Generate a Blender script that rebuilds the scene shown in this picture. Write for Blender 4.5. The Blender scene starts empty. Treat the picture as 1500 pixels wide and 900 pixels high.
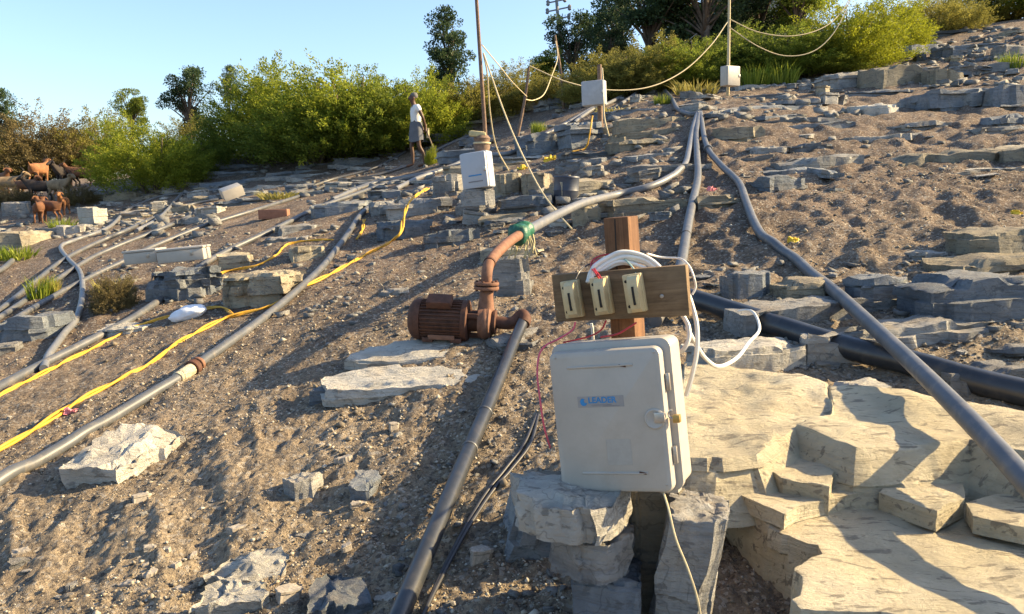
import bpy, bmesh, math, random
import numpy as np
from mathutils import Vector, Matrix, Euler

# ------------------------------------------------------------------ camera, sky, sun, exposure
SC = bpy.context.scene
COL = SC.collection
F = 1150.0                     # focal length in photo pixels (photo is 1500 wide)
EYE = np.array([0.0, 0.0, 1.45])
PITCH = math.atan(150.0 / F)   # eye level lies at photo row 300
cam_d = bpy.data.cameras.new('camera')
cam = bpy.data.objects.new('camera', cam_d); COL.objects.link(cam)
cam.location = EYE
cam.rotation_euler = (math.pi / 2 - PITCH, 0, 0)
cam_d.sensor_width = 36.0
cam_d.lens = F / 1500 * 36.0
cam_d.clip_start = 0.05
cam_d.clip_end = 2000
SC.camera = cam

SUN_EL, SUN_AZ = math.radians(27.5), math.radians(9)    # azimuth from +X towards +Y
SUN_DIR = Vector((math.cos(SUN_EL) * math.cos(SUN_AZ), math.cos(SUN_EL) * math.sin(SUN_AZ), math.sin(SUN_EL)))
W = bpy.data.worlds.new('World'); SC.world = W; W.use_nodes = True
wn = W.node_tree.nodes; wl = W.node_tree.links
bg = wn['Background']
sky = wn.new('ShaderNodeTexSky'); sky.sky_type = 'NISHITA'; sky.sun_disc = False
sky.sun_elevation = SUN_EL; sky.sun_rotation = math.pi / 2 - SUN_AZ
sky.altitude = 100; sky.air_density = 1.0; sky.dust_density = 1.6; sky.ozone_density = 2.6
wl.new(sky.outputs[0], bg.inputs[0]); bg.inputs[1].default_value = 0.108
sun_d = bpy.data.lights.new('sun', 'SUN'); sun_d.energy = 5.0; sun_d.angle = math.radians(0.6)
sun_d.color = (1.0, 0.77, 0.43)
sun = bpy.data.objects.new('sun', sun_d); COL.objects.link(sun)
sun.rotation_euler = (-SUN_DIR).to_track_quat('-Z', 'Y').to_euler(); sun.location = (20, 8, 15)
SC.view_settings.view_transform = 'Standard'; SC.view_settings.look = 'None'
SC.view_settings.exposure = 1.5; SC.view_settings.gamma = 1.0
SC.view_settings.use_curve_mapping = False
SC.cycles.use_denoising = True
SC.cycles.max_bounces = 6
SC.cycles.transparent_max_bounces = 8

# ------------------------------------------------------------------ numbers: noise, rays, terrain
def _h(ix, iy, iz, seed):
    h = (ix * 374761393 + iy * 668265263 + iz * 1440662683 + seed * 974634777) & 0xffffffff
    h = ((h ^ (h >> 13)) * 1274126177) & 0xffffffff
    h = ((h ^ (h >> 15)) * 2246822519) & 0xffffffff
    return ((h ^ (h >> 16)) & 0xffff) / 32767.5 - 1.0

def vnoise(p, seed=0):
    p = np.asarray(p, dtype=float)
    i = np.floor(p).astype(np.int64); f = p - i
    u = f * f * f * (f * (f * 6 - 15) + 10)
    x, y, z = i[:, 0], i[:, 1], i[:, 2]
    def c(a, b, d): return _h(x + a, y + b, z + d, seed)
    l = lambda a, b, t: a + (b - a) * t
    return l(l(l(c(0,0,0), c(1,0,0), u[:,0]), l(c(0,1,0), c(1,1,0), u[:,0]), u[:,1]),
             l(l(c(0,0,1), c(1,0,1), u[:,0]), l(c(0,1,1), c(1,1,1), u[:,0]), u[:,1]), u[:,2])

def fbm(p, seed=0, octs=3, gain=0.5):
    p = np.asarray(p, dtype=float); s = 0; a = 1.0
    for k in range(octs):
        s = s + a * vnoise(p * 2.03 ** k, seed + k * 17); a *= gain
    return s

_c, _s = math.cos(PITCH), math.sin(PITCH)
def ray(x, y):
    dx = (x - 750.0) / F; dv = -(y - 450.0) / F
    return np.array([dx, _c + dv * _s, -_s + dv * _c])
def P(x, y, Y):                       # photo pixel + forward distance in metres -> point
    d = ray(x, y)
    return EYE + d * (Y / d[1])
def P_plane(x, y, z):                 # photo pixel meets the level z
    d = ray(x, y)
    return EYE + d * ((z - EYE[2]) / d[2])

CTRL = [(0,900,2.75),(400,900,2.55),(700,900,2.4),(1000,900,2.35),(1500,900,2.3),
        (0,700,4.0),(300,700,3.65),(700,700,3.3),(1000,700,3.1),(1500,700,2.95),
        (0,560,5.9),(300,500,6.1),(660,500,5.0),(1000,540,4.1),(1250,500,4.25),(1500,500,4.05),
        (0,440,9.5),(250,420,8.4),(560,420,6.9),(760,420,6.2),(1050,400,5.9),(1500,400,5.2),
        (50,330,18),(200,330,13.5),(400,330,11),(650,340,9),(850,320,8.4),(1100,310,7.5),(1500,300,7.0),
        (100,270,25),(330,250,23),(610,245,18.5),(850,215,13.5),(1040,215,11),(1300,220,10.3),(1500,210,9.8),
        (650,180,23),(870,160,17.5),(1020,165,13.5),(1070,140,17),(1250,150,14.5),(1500,130,14),
        (900,115,24),(1200,100,21),(1500,40,22),(700,140,28),(0,270,30),(330,240,30)]
CP = np.array([P(*c) for c in CTRL])
extra = np.array([[-6,0,-.25],[0,0,.0],[6,0,.1],[-6,-12,-1.8],[0,-12,-1.6],[6,-12,-1.4],[-16,4,-.6],[12,4,1.4],[14,10,3.4],
                  [-40,30,2.0],[-20,50,3.2],[0,50,6.5],[30,45,10.5],[40,25,10],[-30,14,.2]])
CP = np.vstack([CP, extra])
def _tps_k(r2): return 0.5 * r2 * np.log(r2 + 1e-9)
def _fit(cp, lam):
    n = len(cp); xy = cp[:, :2] / 10
    d2 = ((xy[:, None] - xy[None]) ** 2).sum(-1)
    K = _tps_k(d2) + lam * np.eye(n)
    Q = np.hstack([np.ones((n, 1)), xy])
    A = np.zeros((n + 3, n + 3)); A[:n, :n] = K; A[:n, n:] = Q; A[n:, :n] = Q.T
    return np.linalg.solve(A, np.concatenate([cp[:, 2], np.zeros(3)]))
_wts = _fit(CP, 0.0008)
def HS(X, Y):                          # smooth hillside height
    X = np.atleast_1d(np.asarray(X, float)); Y = np.atleast_1d(np.asarray(Y, float))
    Xc = np.clip(X, -45, 45); Yc = np.clip(Y, -14, 55)
    out = np.empty(X.shape)
    for a in range(0, X.size, 40000):
        xs = Xc.ravel()[a:a+40000] / 10; ys = Yc.ravel()[a:a+40000] / 10
        d2 = (xs[:, None] - CP[None, :, 0] / 10) ** 2 + (ys[:, None] - CP[None, :, 1] / 10) ** 2
        v = _tps_k(d2) @ _wts[:len(CP)] + _wts[-3] + _wts[-2] * xs + _wts[-1] * ys
        out.ravel()[a:a+40000] = v
    return out
def hs(x, y): return float(HS(x, y)[0])

def BUMP(X, Y):                        # soil relief: lumps, old footprints, rills
    z0 = np.zeros_like(X)
    far = np.clip((30 - Y) / 20, 0.15, 1)
    b = 0.020 * fbm(np.stack([X * 1.3, Y * 1.3, z0], 1), 3, 2)
    lump = fbm(np.stack([X * 5.0, Y * 3.6, z0], 1), 11, 2)
    foot = np.clip((X + 0.4) / 1.2, 0.25, 1) * np.clip((Y - 3.6) / 1.5, 0, 1)
    b += 0.045 * foot * lump
    b -= 0.05 * foot * np.clip(vnoise(np.stack([X * 3.4, Y * 2.6, z0 + 5], 1), 7) - 0.25, 0, 1)
    rill = np.clip((-X - 0.1) / 0.5, 0, 1) * np.clip((4.9 - Y) / 0.9, 0, 1)
    r = 1 - np.abs(vnoise(np.stack([(X + 0.42 * Y) * 4.2, (Y - 0.3 * X) * 1.1, z0], 1), 21))
    b += 0.05 * rill * (r - 0.7)
    b += 0.011 * fbm(np.stack([X * 14, Y * 14, z0], 1), 31, 2) * np.clip((14 - Y) / 6, 0, 1)
    b += 0.009 * vnoise(np.stack([X * 42, Y * 42, z0], 1), 41) * np.clip((7 - Y) / 3, 0, 1)
    return b * far
def GZ(X, Y):
    X = np.atleast_1d(np.asarray(X, float)); Y = np.atleast_1d(np.asarray(Y, float))
    return HS(X, Y) + BUMP(X, Y)
def gz(x, y): return float(GZ(x, y)[0])

_TS = np.geomspace(1.3, 70, 700)
def hit(x, y, lift=0.0):               # where a photo pixel's ray meets the hillside
    d = ray(x, y); d = d / d[1]
    pts = EYE[None] + d[None] * _TS[:, None]
    diff = pts[:, 2] - HS(pts[:, 0], pts[:, 1]) - lift
    k = np.where((diff[:-1] > 0) & (diff[1:] <= 0))[0]
    if len(k) == 0:
        k0 = int(np.argmin(np.abs(diff))); return pts[k0]
    k0 = k[0]; t = diff[k0] / (diff[k0] - diff[k0 + 1])
    return pts[k0] * (1 - t) + pts[k0 + 1] * t

# ------------------------------------------------------------------ materials
def new_mat(name):
    m = bpy.data.materials.new(name); m.use_nodes = True
    nt = m.node_tree; return m, nt, nt.nodes['Principled BSDF']
def N(nt, t, **kw):
    n = nt.nodes.new(t)
    for k, v in kw.items(): setattr(n, k, v)
    return n
def noise(nt, vec, scale, detail=5, rough=0.6, dist=0.0):
    n = N(nt, 'ShaderNodeTexNoise'); n.inputs['Scale'].default_value = scale
    n.inputs['Detail'].default_value = detail; n.inputs['Roughness'].default_value = rough
    n.inputs['Distortion'].default_value = dist
    if vec is not None: nt.links.new(vec, n.inputs['Vector'])
    return n
def ramp(nt, fac, stops):
    r = N(nt, 'ShaderNodeValToRGB'); e = r.color_ramp.elements
    while len(e) < len(stops): e.new(0.5)
    for i, (p, c) in enumerate(stops):
        e[i].position = p; e[i].color = (*c, 1) if len(c) == 3 else c
    nt.links.new(fac, r.inputs[0]); return r
def mix(nt, fac, a, b, mode='MIX'):
    m = N(nt, 'ShaderNodeMix', data_type='RGBA', blend_type=mode)
    for s, v in ((0, fac), (6, a), (7, b)):
        if hasattr(v, 'is_linked') or hasattr(v, 'node'): nt.links.new(v, m.inputs[s])
        elif isinstance(v, (int, float)): m.inputs[s].default_value = v
        else: m.inputs[s].default_value = (*v, 1)
    return m.outputs[2]
def bump(nt, bsdf, height, strength, dist):
    b = N(nt, 'ShaderNodeBump'); b.inputs['Strength'].default_value = strength
    b.inputs['Distance'].default_value = dist
    nt.links.new(height, b.inputs['Height']); nt.links.new(b.outputs[0], bsdf.inputs['Normal'])
    return b
def wpos(nt):
    return N(nt, 'ShaderNodeNewGeometry').outputs['Position']
def mapping(nt, vec, scale=(1, 1, 1), rot=(0, 0, 0)):
    m = N(nt, 'ShaderNodeMapping'); m.inputs['Scale'].default_value = scale
    m.inputs['Rotation'].default_value = rot; nt.links.new(vec, m.inputs['Vector']); return m.outputs[0]

def rock_material(name, dark, mid, light, stain, dust=(0.33, 0.26, 0.18), dustamt=0.55, vary=0.25, bedmix=0.4, pits=0.58, bumpd=0.028, crack=0.42):
    m, nt, bs = new_mat(name); p = wpos(nt)
    big = noise(nt, p, 1.7, 6, 0.6, 0.4)
    base = ramp(nt, big.outputs[0], [(0.32, dark), (0.5, mid), (0.68, light)])
    bed = noise(nt, mapping(nt, p, (1.5, 1.5, 15), (0.05, 0.10, 0)), 1.5, 6, 0.7, 1.1)
    c = mix(nt, bedmix, base.outputs[0], ramp(nt, bed.outputs[0], [(0.36, (0.42, 0.42, 0.44)), (0.5, (1, 1, 1)), (0.64, (1.15, 1.12, 1.05))]).outputs[0], 'MULTIPLY')
    sp = noise(nt, mapping(nt, p, (0.8, 2.4, 2.2), (0, 0, 0.25)), 13, 3, 0.6, 0.5)
    iron = noise(nt, p, 3.1, 4, 0.6, 1.0)
    c = mix(nt, ramp(nt, iron.outputs[0], [(0.56, (0, 0, 0)), (0.75, (0.5, 0.5, 0.5))]).outputs[0], c, (0.34, 0.25, 0.15))
    dvec = N(nt, 'ShaderNodeVectorMath', operation='MULTIPLY_ADD'); cn = noise(nt, p, 3.0, 4, 0.6)
    nt.links.new(cn.outputs['Color'], dvec.inputs[0]); dvec.inputs[1].default_value = (.9, .9, .5); nt.links.new(p, dvec.inputs[2])
    vo = N(nt, 'ShaderNodeTexVoronoi', feature='DISTANCE_TO_EDGE'); vo.inputs['Scale'].default_value = 1.9; nt.links.new(mapping(nt, dvec.outputs[0], (1, 1, 2.4)), vo.inputs['Vector'])
    crk = ramp(nt, vo.outputs['Distance'], [(0.0, (crack,) * 3), (0.014, (0, 0, 0))])
    c = mix(nt, crk.outputs[0], c, tuple(x * .35 for x in dark))
    # blown sand lying on the level faces
    geo = N(nt, 'ShaderNodeNewGeometry'); sep = N(nt, 'ShaderNodeSeparateXYZ'); nt.links.new(geo.outputs['Normal'], sep.inputs[0])
    dn = noise(nt, p, 5, 5, 0.7)
    mu = N(nt, 'ShaderNodeMath', operation='MULTIPLY'); nt.links.new(ramp(nt, sep.outputs[2], [(0.82, (0, 0, 0)), (0.97, (1, 1, 1))]).outputs[0], mu.inputs[0])
    nt.links.new(ramp(nt, dn.outputs[0], [(0.42, (0, 0, 0)), (0.66, (dustamt,) * 3)]).outputs[0], mu.inputs[1])
    c = mix(nt, mu.outputs[0], c, dust)
    c = mix(nt, ramp(nt, sp.outputs[0], [(pits, (0, 0, 0)), (pits + .06, (0.7, 0.7, 0.7))]).outputs[0], c, stain)
    oi = N(nt, 'ShaderNodeObjectInfo')
    c = mix(nt, 1.0, c, ramp(nt, oi.outputs['Random'], [(0, (1 - vary,) * 3), (1, (1 + vary * .45, 1 + vary * .42, 1 + vary * .38))]).outputs[0], 'MULTIPLY')
    nt.links.new(c, bs.inputs['Base Color']); bs.inputs['Roughness'].default_value = 0.88
    bs.inputs['Specular IOR Level'].default_value = 0.25
    hsum = N(nt, 'ShaderNodeMath', operation='ADD')
    fine = noise(nt, mapping(nt, p, (1, 1.6, 1)), 26, 8, 0.75, 0.4)
    nt.links.new(bed.outputs[0], hsum.inputs[0]); nt.links.new(fine.outputs[0], hsum.inputs[1])
    bump(nt, bs, hsum.outputs[0], 0.9, bumpd)
    return m

def leaf_material(name, a, b, trans=0.45, var=0.5):
    m, nt, bs = new_mat(name)
    g = N(nt, 'ShaderNodeNewGeometry'); p = g.outputs['Position']
    c = mix(nt, g.outputs['Random Per Island'], a, b)
    big = noise(nt, p, 0.9, 3, 0.6)
    c = mix(nt, var, c, ramp(nt, big.outputs[0], [(0.35, (0.5, 0.55, 0.5)), (0.65, (1.35, 1.3, 1.0))]).outputs[0], 'MULTIPLY')
    nt.links.new(c, bs.inputs['Base Color']); bs.inputs['Roughness'].default_value = 0.6
    bs.inputs['Specular IOR Level'].default_value = 0.2
    tr = N(nt, 'ShaderNodeBsdfTranslucent'); nt.links.new(c, tr.inputs['Color'])
    ms = N(nt, 'ShaderNodeMixShader'); ms.inputs[0].default_value = trans
    nt.links.new(bs.outputs[0], ms.inputs[1]); nt.links.new(tr.outputs[0], ms.inputs[2])
    nt.links.new(ms.outputs[0], nt.nodes['Material Output'].inputs['Surface'])
    return m

def plain(name, col, rough=0.6, metal=0.0, var=0.25, scale=20, spec=0.4, bumpd=0.002, dirt=None, dirtamt=0.5, dscale=6):
    m, nt, bs = new_mat(name)
    tc = N(nt, 'ShaderNodeTexCoord').outputs['Object']
    n1 = noise(nt, tc, scale, 5, 0.65)
    lo = tuple(x * (1 - var) for x in col); hi = tuple(min(1, x * (1 + var * 0.6)) for x in col)
    c = ramp(nt, n1.outputs[0], [(0.3, lo), (0.7, hi)]).outputs[0]
    if dirt:
        n2 = noise(nt, tc, dscale, 6, 0.7, 0.6)
        c = mix(nt, ramp(nt, n2.outputs[0], [(0.50, (0, 0, 0)), (0.72, (dirtamt,) * 3)]).outputs[0], c, dirt)
    nt.links.new(c, bs.inputs['Base Color'])
    bs.inputs['Roughness'].default_value = rough; bs.inputs['Metallic'].default_value = metal
    bs.inputs['Specular IOR Level'].default_value = spec
    if bumpd: bump(nt, bs, n1.outputs[0], 0.5, bumpd)
    return m

M = {}
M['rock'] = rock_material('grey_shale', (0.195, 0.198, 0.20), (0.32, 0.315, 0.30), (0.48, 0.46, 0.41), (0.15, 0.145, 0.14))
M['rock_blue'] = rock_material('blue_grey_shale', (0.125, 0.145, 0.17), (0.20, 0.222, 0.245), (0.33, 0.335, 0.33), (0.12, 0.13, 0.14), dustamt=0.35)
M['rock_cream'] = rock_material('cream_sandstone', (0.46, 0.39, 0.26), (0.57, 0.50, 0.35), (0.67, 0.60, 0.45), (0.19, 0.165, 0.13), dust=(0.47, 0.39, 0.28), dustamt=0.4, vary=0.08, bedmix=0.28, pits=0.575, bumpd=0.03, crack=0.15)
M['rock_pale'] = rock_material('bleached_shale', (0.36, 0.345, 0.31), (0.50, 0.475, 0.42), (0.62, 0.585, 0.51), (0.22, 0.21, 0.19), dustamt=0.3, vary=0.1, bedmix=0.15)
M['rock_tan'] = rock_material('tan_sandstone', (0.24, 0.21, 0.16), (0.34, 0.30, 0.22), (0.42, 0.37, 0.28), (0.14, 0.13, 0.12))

def ground_material():
    m, nt, bs = new_mat('sandy_gravel'); p = wpos(nt)
    n1 = noise(nt, p, 0.8, 5, 0.6, 0.3)
    c = ramp(nt, n1.outputs[0], [(0.3, (0.205, 0.16, 0.115)), (0.5, (0.30, 0.24, 0.17)), (0.7, (0.375, 0.305, 0.215))]).outputs[0]
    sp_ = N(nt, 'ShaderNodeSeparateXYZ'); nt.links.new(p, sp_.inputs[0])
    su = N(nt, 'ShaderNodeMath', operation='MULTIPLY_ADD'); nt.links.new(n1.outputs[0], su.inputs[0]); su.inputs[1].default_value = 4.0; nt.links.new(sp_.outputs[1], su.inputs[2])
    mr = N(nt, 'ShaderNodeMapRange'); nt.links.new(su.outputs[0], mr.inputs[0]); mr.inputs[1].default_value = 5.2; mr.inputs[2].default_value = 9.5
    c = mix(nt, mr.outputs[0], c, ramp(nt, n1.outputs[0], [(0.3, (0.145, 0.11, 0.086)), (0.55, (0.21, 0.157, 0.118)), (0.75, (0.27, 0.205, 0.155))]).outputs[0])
    n2 = noise(nt, p, 42, 5, 0.75)
    c = mix(nt, 0.85, c, ramp(nt, n2.outputs[0], [(0.3, (0.42, 0.42, 0.44)), (0.5, (0.95, 0.95, 0.95)), (0.7, (1.5, 1.48, 1.42))]).outputs[0], 'MULTIPLY')
    v = N(nt, 'ShaderNodeTexVoronoi'); v.inputs['Scale'].default_value = 62; nt.links.new(p, v.inputs['Vector'])
    sepc = N(nt, 'ShaderNodeSeparateColor'); nt.links.new(v.outputs['Color'], sepc.inputs[0])
    c = mix(nt, ramp(nt, sepc.outputs[0], [(0.80, (0, 0, 0)), (0.9, (0.75, 0.75, 0.75))]).outputs[0], c, (0.42, 0.38, 0.32))
    c = mix(nt, ramp(nt, sepc.outputs[1], [(0.82, (0, 0, 0)), (0.92, (0.7, 0.7, 0.7))]).outputs[0], c, (0.09, 0.075, 0.065))
    n3 = noise(nt, p, 5.5, 4, 0.6)
    c = mix(nt, 0.6, c, ramp(nt, n3.outputs[0], [(0.35, (0.68, 0.66, 0.66)), (0.62, (1.12, 1.1, 1.06))]).outputs[0], 'MULTIPLY')
    nt.links.new(c, bs.inputs['Base Color']); bs.inputs['Roughness'].default_value = 0.95
    bs.inputs['Specular IOR Level'].default_value = 0.15
    ad = N(nt, 'ShaderNodeMath', operation='MULTIPLY_ADD')
    n4 = noise(nt, p, 16, 5, 0.7)
    nt.links.new(n2.outputs[0], ad.inputs[0]); ad.inputs[1].default_value = 0.5; nt.links.new(n4.outputs[0], ad.inputs[2])
    bump(nt, bs, ad.outputs[0], 1.0, 0.05)
    return m
M['ground'] = ground_material()
M['stone'] = plain('loose_stone', (0.34, 0.30, 0.25), 0.9, var=0.4, scale=9, spec=0.2, dirt=(0.16, 0.13, 0.10))
def pebble_material():
    m, nt, bs = new_mat('gravel_pebbles')
    g = N(nt, 'ShaderNodeNewGeometry')
    r = ramp(nt, g.outputs['Random Per Island'], [(0, (0.09, 0.08, 0.068)), (0.35, (0.20, 0.165, 0.12)), (0.7, (0.30, 0.255, 0.19)), (1, (0.46, 0.42, 0.35))])
    nt.links.new(r.outputs[0], bs.inputs['Base Color']); bs.inputs['Roughness'].default_value = 0.9
    bs.inputs['Specular IOR Level'].default_value = 0.2
    return m
M['pebble'] = pebble_material()
M['hose_grey'] = plain('weathered_grey_pipe', (0.09, 0.095, 0.103), 0.45, var=0.25, scale=7, spec=0.5, dirt=(0.22, 0.185, 0.145), dirtamt=0.6, dscale=11)
M['hose_black'] = plain('black_pipe', (0.028, 0.031, 0.036), 0.36, var=0.3, scale=7, spec=0.5, dirt=(0.13, 0.11, 0.09), dirtamt=0.35, dscale=9)
M['hose_light'] = plain('pale_grey_pipe', (0.15, 0.155, 0.165), 0.45, var=0.2, scale=7, dirt=(0.27, 0.235, 0.19), dirtamt=0.5, dscale=10)
M['yellow'] = plain('yellow_rope', (0.66, 0.35, 0.03), 0.65, var=0.35, scale=60, dirt=(0.38, 0.24, 0.08), dirtamt=0.65)
M['cord'] = plain('pale_rope', (0.55, 0.46, 0.28), 0.8, var=0.2, scale=40)
M['ivory'] = plain('ivory_plastic', (0.42, 0.385, 0.33), 0.42, var=0.12, scale=5, dirt=(0.33, 0.28, 0.22), dirtamt=0.38, dscale=6, bumpd=0.0006)
M['fuse'] = plain('cream_porcelain', (0.56, 0.45, 0.25), 0.35, var=0.15, scale=15, spec=0.5, dirt=(0.28, 0.20, 0.11), dirtamt=0.5, dscale=12, bumpd=0.0006)
M['ivory_faded'] = plain('faded_print', (0.385, 0.355, 0.305), 0.5, var=0.1, scale=30, bumpd=0)
M['slot'] = plain('dark_slot', (0.02, 0.018, 0.015), 0.8, bumpd=0)
M['steel'] = plain('steel', (0.42, 0.40, 0.37), 0.4, 0.8, dirt=(0.25, 0.14, 0.07), dirtamt=0.5)
M['brass'] = plain('brass', (0.45, 0.30, 0.10), 0.4, 0.7)
M['rust'] = plain('rusty_iron', (0.10, 0.047, 0.030), 0.75, 0.1, var=0.45, scale=22, spec=0.3, dirt=(0.13, 0.05, 0.028), dirtamt=0.8, dscale=9)
M['rust_pale'] = plain('pale_rusty_pipe', (0.21, 0.105, 0.065), 0.75, 0.05, var=0.35, scale=25, spec=0.3, dirt=(0.20, 0.085, 0.045), dirtamt=0.7, dscale=10)
M['white_wire'] = plain('white_cable', (0.74, 0.72, 0.66), 0.45, var=0.1, dirt=(0.45, 0.40, 0.32), dirtamt=0.4, bumpd=0)
M['red_wire'] = plain('red_wire', (0.48, 0.04, 0.05), 0.45, var=0.15, bumpd=0)
M['pink_wire'] = plain('pink_wire', (0.62, 0.10, 0.14), 0.5, var=0.15, bumpd=0)
M['black_wire'] = plain('black_wire', (0.035, 0.035, 0.04), 0.45, bumpd=0)
M['green_wire'] = plain('pale_green_wire', (0.40, 0.55, 0.46), 0.45, bumpd=0)
M['green_wrap'] = plain('green_plastic_wrap', (0.02, 0.11, 0.07), 0.45, var=0.5, scale=40, bumpd=0.01, dirt=(0.12, 0.28, 0.20))
M['straw'] = plain('straw_strips', (0.50, 0.42, 0.22), 0.7, var=0.3, scale=30)
M['blue'] = plain('blue_print', (0.03, 0.22, 0.48), 0.5, var=0.15, bumpd=0)
M['sticker'] = plain('grey_sticker', (0.30, 0.285, 0.27), 0.45, var=0.12, scale=30, bumpd=0)
M['greyprint'] = plain('grey_print', (0.22, 0.21, 0.22), 0.5, bumpd=0)
M['skin'] = plain('brown_skin', (0.10, 0.052, 0.032), 0.55, var=0.15, bumpd=0)
M['shirt'] = plain('white_cotton', (0.75, 0.74, 0.72), 0.85, var=0.1, scale=8, bumpd=0.01)
M['lungi'] = plain('grey_checked_cotton', (0.12, 0.125, 0.14), 0.9, var=0.2, scale=9, bumpd=0.01)
M['hair'] = plain('grey_hair', (0.14, 0.13, 0.12), 0.8, var=0.3, scale=60)
M['cloth_white'] = plain('white_cloth', (0.72, 0.74, 0.78), 0.8, var=0.12, scale=10, bumpd=0.01)
M['litter_pink'] = plain('pink_plastic', (0.75, 0.25, 0.27), 0.6, var=0.3, bumpd=0.004)
M['litter_yellow'] = plain('yellow_plastic', (0.80, 0.55, 0.04), 0.6, var=0.3, bumpd=0.004)
M['brick'] = plain('terracotta', (0.30, 0.135, 0.08), 0.85, var=0.2, scale=25)
M['bark'] = plain('bark', (0.12, 0.09, 0.065), 0.9, var=0.4, scale=15, bumpd=0.02)
M['bark_pale'] = plain('pale_bark', (0.26, 0.20, 0.14), 0.9, var=0.4, scale=15, bumpd=0.02)
M['pole_wood'] = plain('weathered_pole', (0.20, 0.13, 0.09), 0.85, var=0.4, scale=30, bumpd=0.006)
M['pole_grey'] = plain('grey_mast', (0.22, 0.22, 0.22), 0.7, var=0.2)
M['concrete'] = plain('grey_concrete', (0.30, 0.29, 0.27), 0.9, var=0.2, scale=12)
M['drum'] = plain('dark_blue_drum', (0.05, 0.06, 0.085), 0.5, var=0.2, dirt=(0.14, 0.13, 0.12))
def wood_material(name, a, b):
    m, nt, bs = new_mat(name)
    tc = N(nt, 'ShaderNodeTexCoord').outputs['Object']
    n1 = noise(nt, mapping(nt, tc, (40, 40, 3)) if name == 'post_timber' else mapping(nt, tc, (3, 40, 40)), 1.0, 6, 0.7, 0.8)
    c = ramp(nt, n1.outputs[0], [(0.3, a), (0.7, b)]).outputs[0]
    n2 = noise(nt, tc, 9, 5, 0.7)
    c = mix(nt, 0.6, c, ramp(nt, n2.outputs[0], [(0.35, (0.55, 0.52, 0.5)), (0.6, (1.05, 1.05, 1.05))]).outputs[0], 'MULTIPLY')
    nt.links.new(c, bs.inputs['Base Color']); bs.inputs['Roughness'].default_value = 0.8
    bs.inputs['Specular IOR Level'].default_value = 0.2
    bump(nt, bs, n1.outputs[0], 0.6, 0.004); return m
M['post'] = wood_material('post_timber', (0.085, 0.042, 0.023), (0.24, 0.125, 0.062))
M['board'] = wood_material('board_timber', (0.11, 0.075, 0.045), (0.27, 0.185, 0.105))
M['leaf_bright'] = leaf_material('bright_green_leaf', (0.16, 0.21, 0.024), (0.33, 0.35, 0.045), 0.62)
M['leaf_yellow'] = leaf_material('yellow_green_leaf', (0.17, 0.20, 0.018), (0.33, 0.34, 0.03), 0.5)
M['leaf_mid'] = leaf_material('mid_green_leaf', (0.11, 0.16, 0.024), (0.22, 0.25, 0.045), 0.58)
M['leaf_dark'] = leaf_material('dark_green_leaf', (0.035, 0.062, 0.03), (0.075, 0.115, 0.05), 0.35)
M['leaf_olive'] = leaf_material('olive_leaf', (0.15, 0.145, 0.035), (0.31, 0.28, 0.075), 0.5)
M['leaf_dry'] = leaf_material('dry_olive_leaf', (0.11, 0.085, 0.04), (0.21, 0.165, 0.075), 0.3)
M['grass'] = leaf_material('grass_blade', (0.13, 0.19, 0.02), (0.30, 0.33, 0.05), 0.4)
M['grass_dry'] = leaf_material('dry_grass_blade', (0.26, 0.24, 0.06), (0.46, 0.38, 0.12), 0.4)

# ------------------------------------------------------------------ object helpers
def mesh_np(name, V, Fq, mat=None, smooth=True, sharp=None):
    me = bpy.data.meshes.new(name)
    V = np.asarray(V, dtype=np.float32)
    if isinstance(Fq, np.ndarray):
        nf, k = Fq.shape
        me.vertices.add(len(V)); me.vertices.foreach_set('co', V.ravel())
        me.loops.add(nf * k); me.loops.foreach_set('vertex_index', Fq.astype(np.int32).ravel())
        me.polygons.add(nf); me.polygons.foreach_set('loop_start', np.arange(0, nf * k, k, dtype=np.int32))
        me.polygons.foreach_set('loop_total', np.full(nf, k, dtype=np.int32))
    else:
        me.from_pydata([tuple(map(float, v)) for v in V], [], Fq)
    me.update(calc_edges=True); me.validate()
    if smooth: me.polygons.foreach_set('use_smooth', np.ones(len(me.polygons), dtype=bool))
    if smooth and sharp is not None: me.set_sharp_from_angle(angle=math.radians(sharp))
    if mat is not None: me.materials.append(mat if not isinstance(mat, str) else M[mat])
    return me
def link(name, me, parent=None, loc=(0, 0, 0), rot=(0, 0, 0), scale=(1, 1, 1)):
    o = bpy.data.objects.new(name, me); COL.objects.link(o)
    o.location = tuple(map(float, loc)); o.rotation_euler = rot; o.scale = scale
    if parent is not None: o.parent = parent
    return o
def tag(o, label=None, cat=None, group=None, kind=None):
    if label: o['label'] = label
    if cat: o['category'] = cat
    if group: o['group'] = group
    if kind: o['kind'] = kind
    return o
def thing(name, label, cat, loc=(0, 0, 0), rot=(0, 0, 0), group=None, scale=(1, 1, 1)):
    o = bpy.data.objects.new(name, None); COL.objects.link(o); o.empty_display_size = 0.1
    o.location = tuple(map(float, loc)); o.rotation_euler = rot; o.scale = scale
    return tag(o, label, cat, group)

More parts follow.
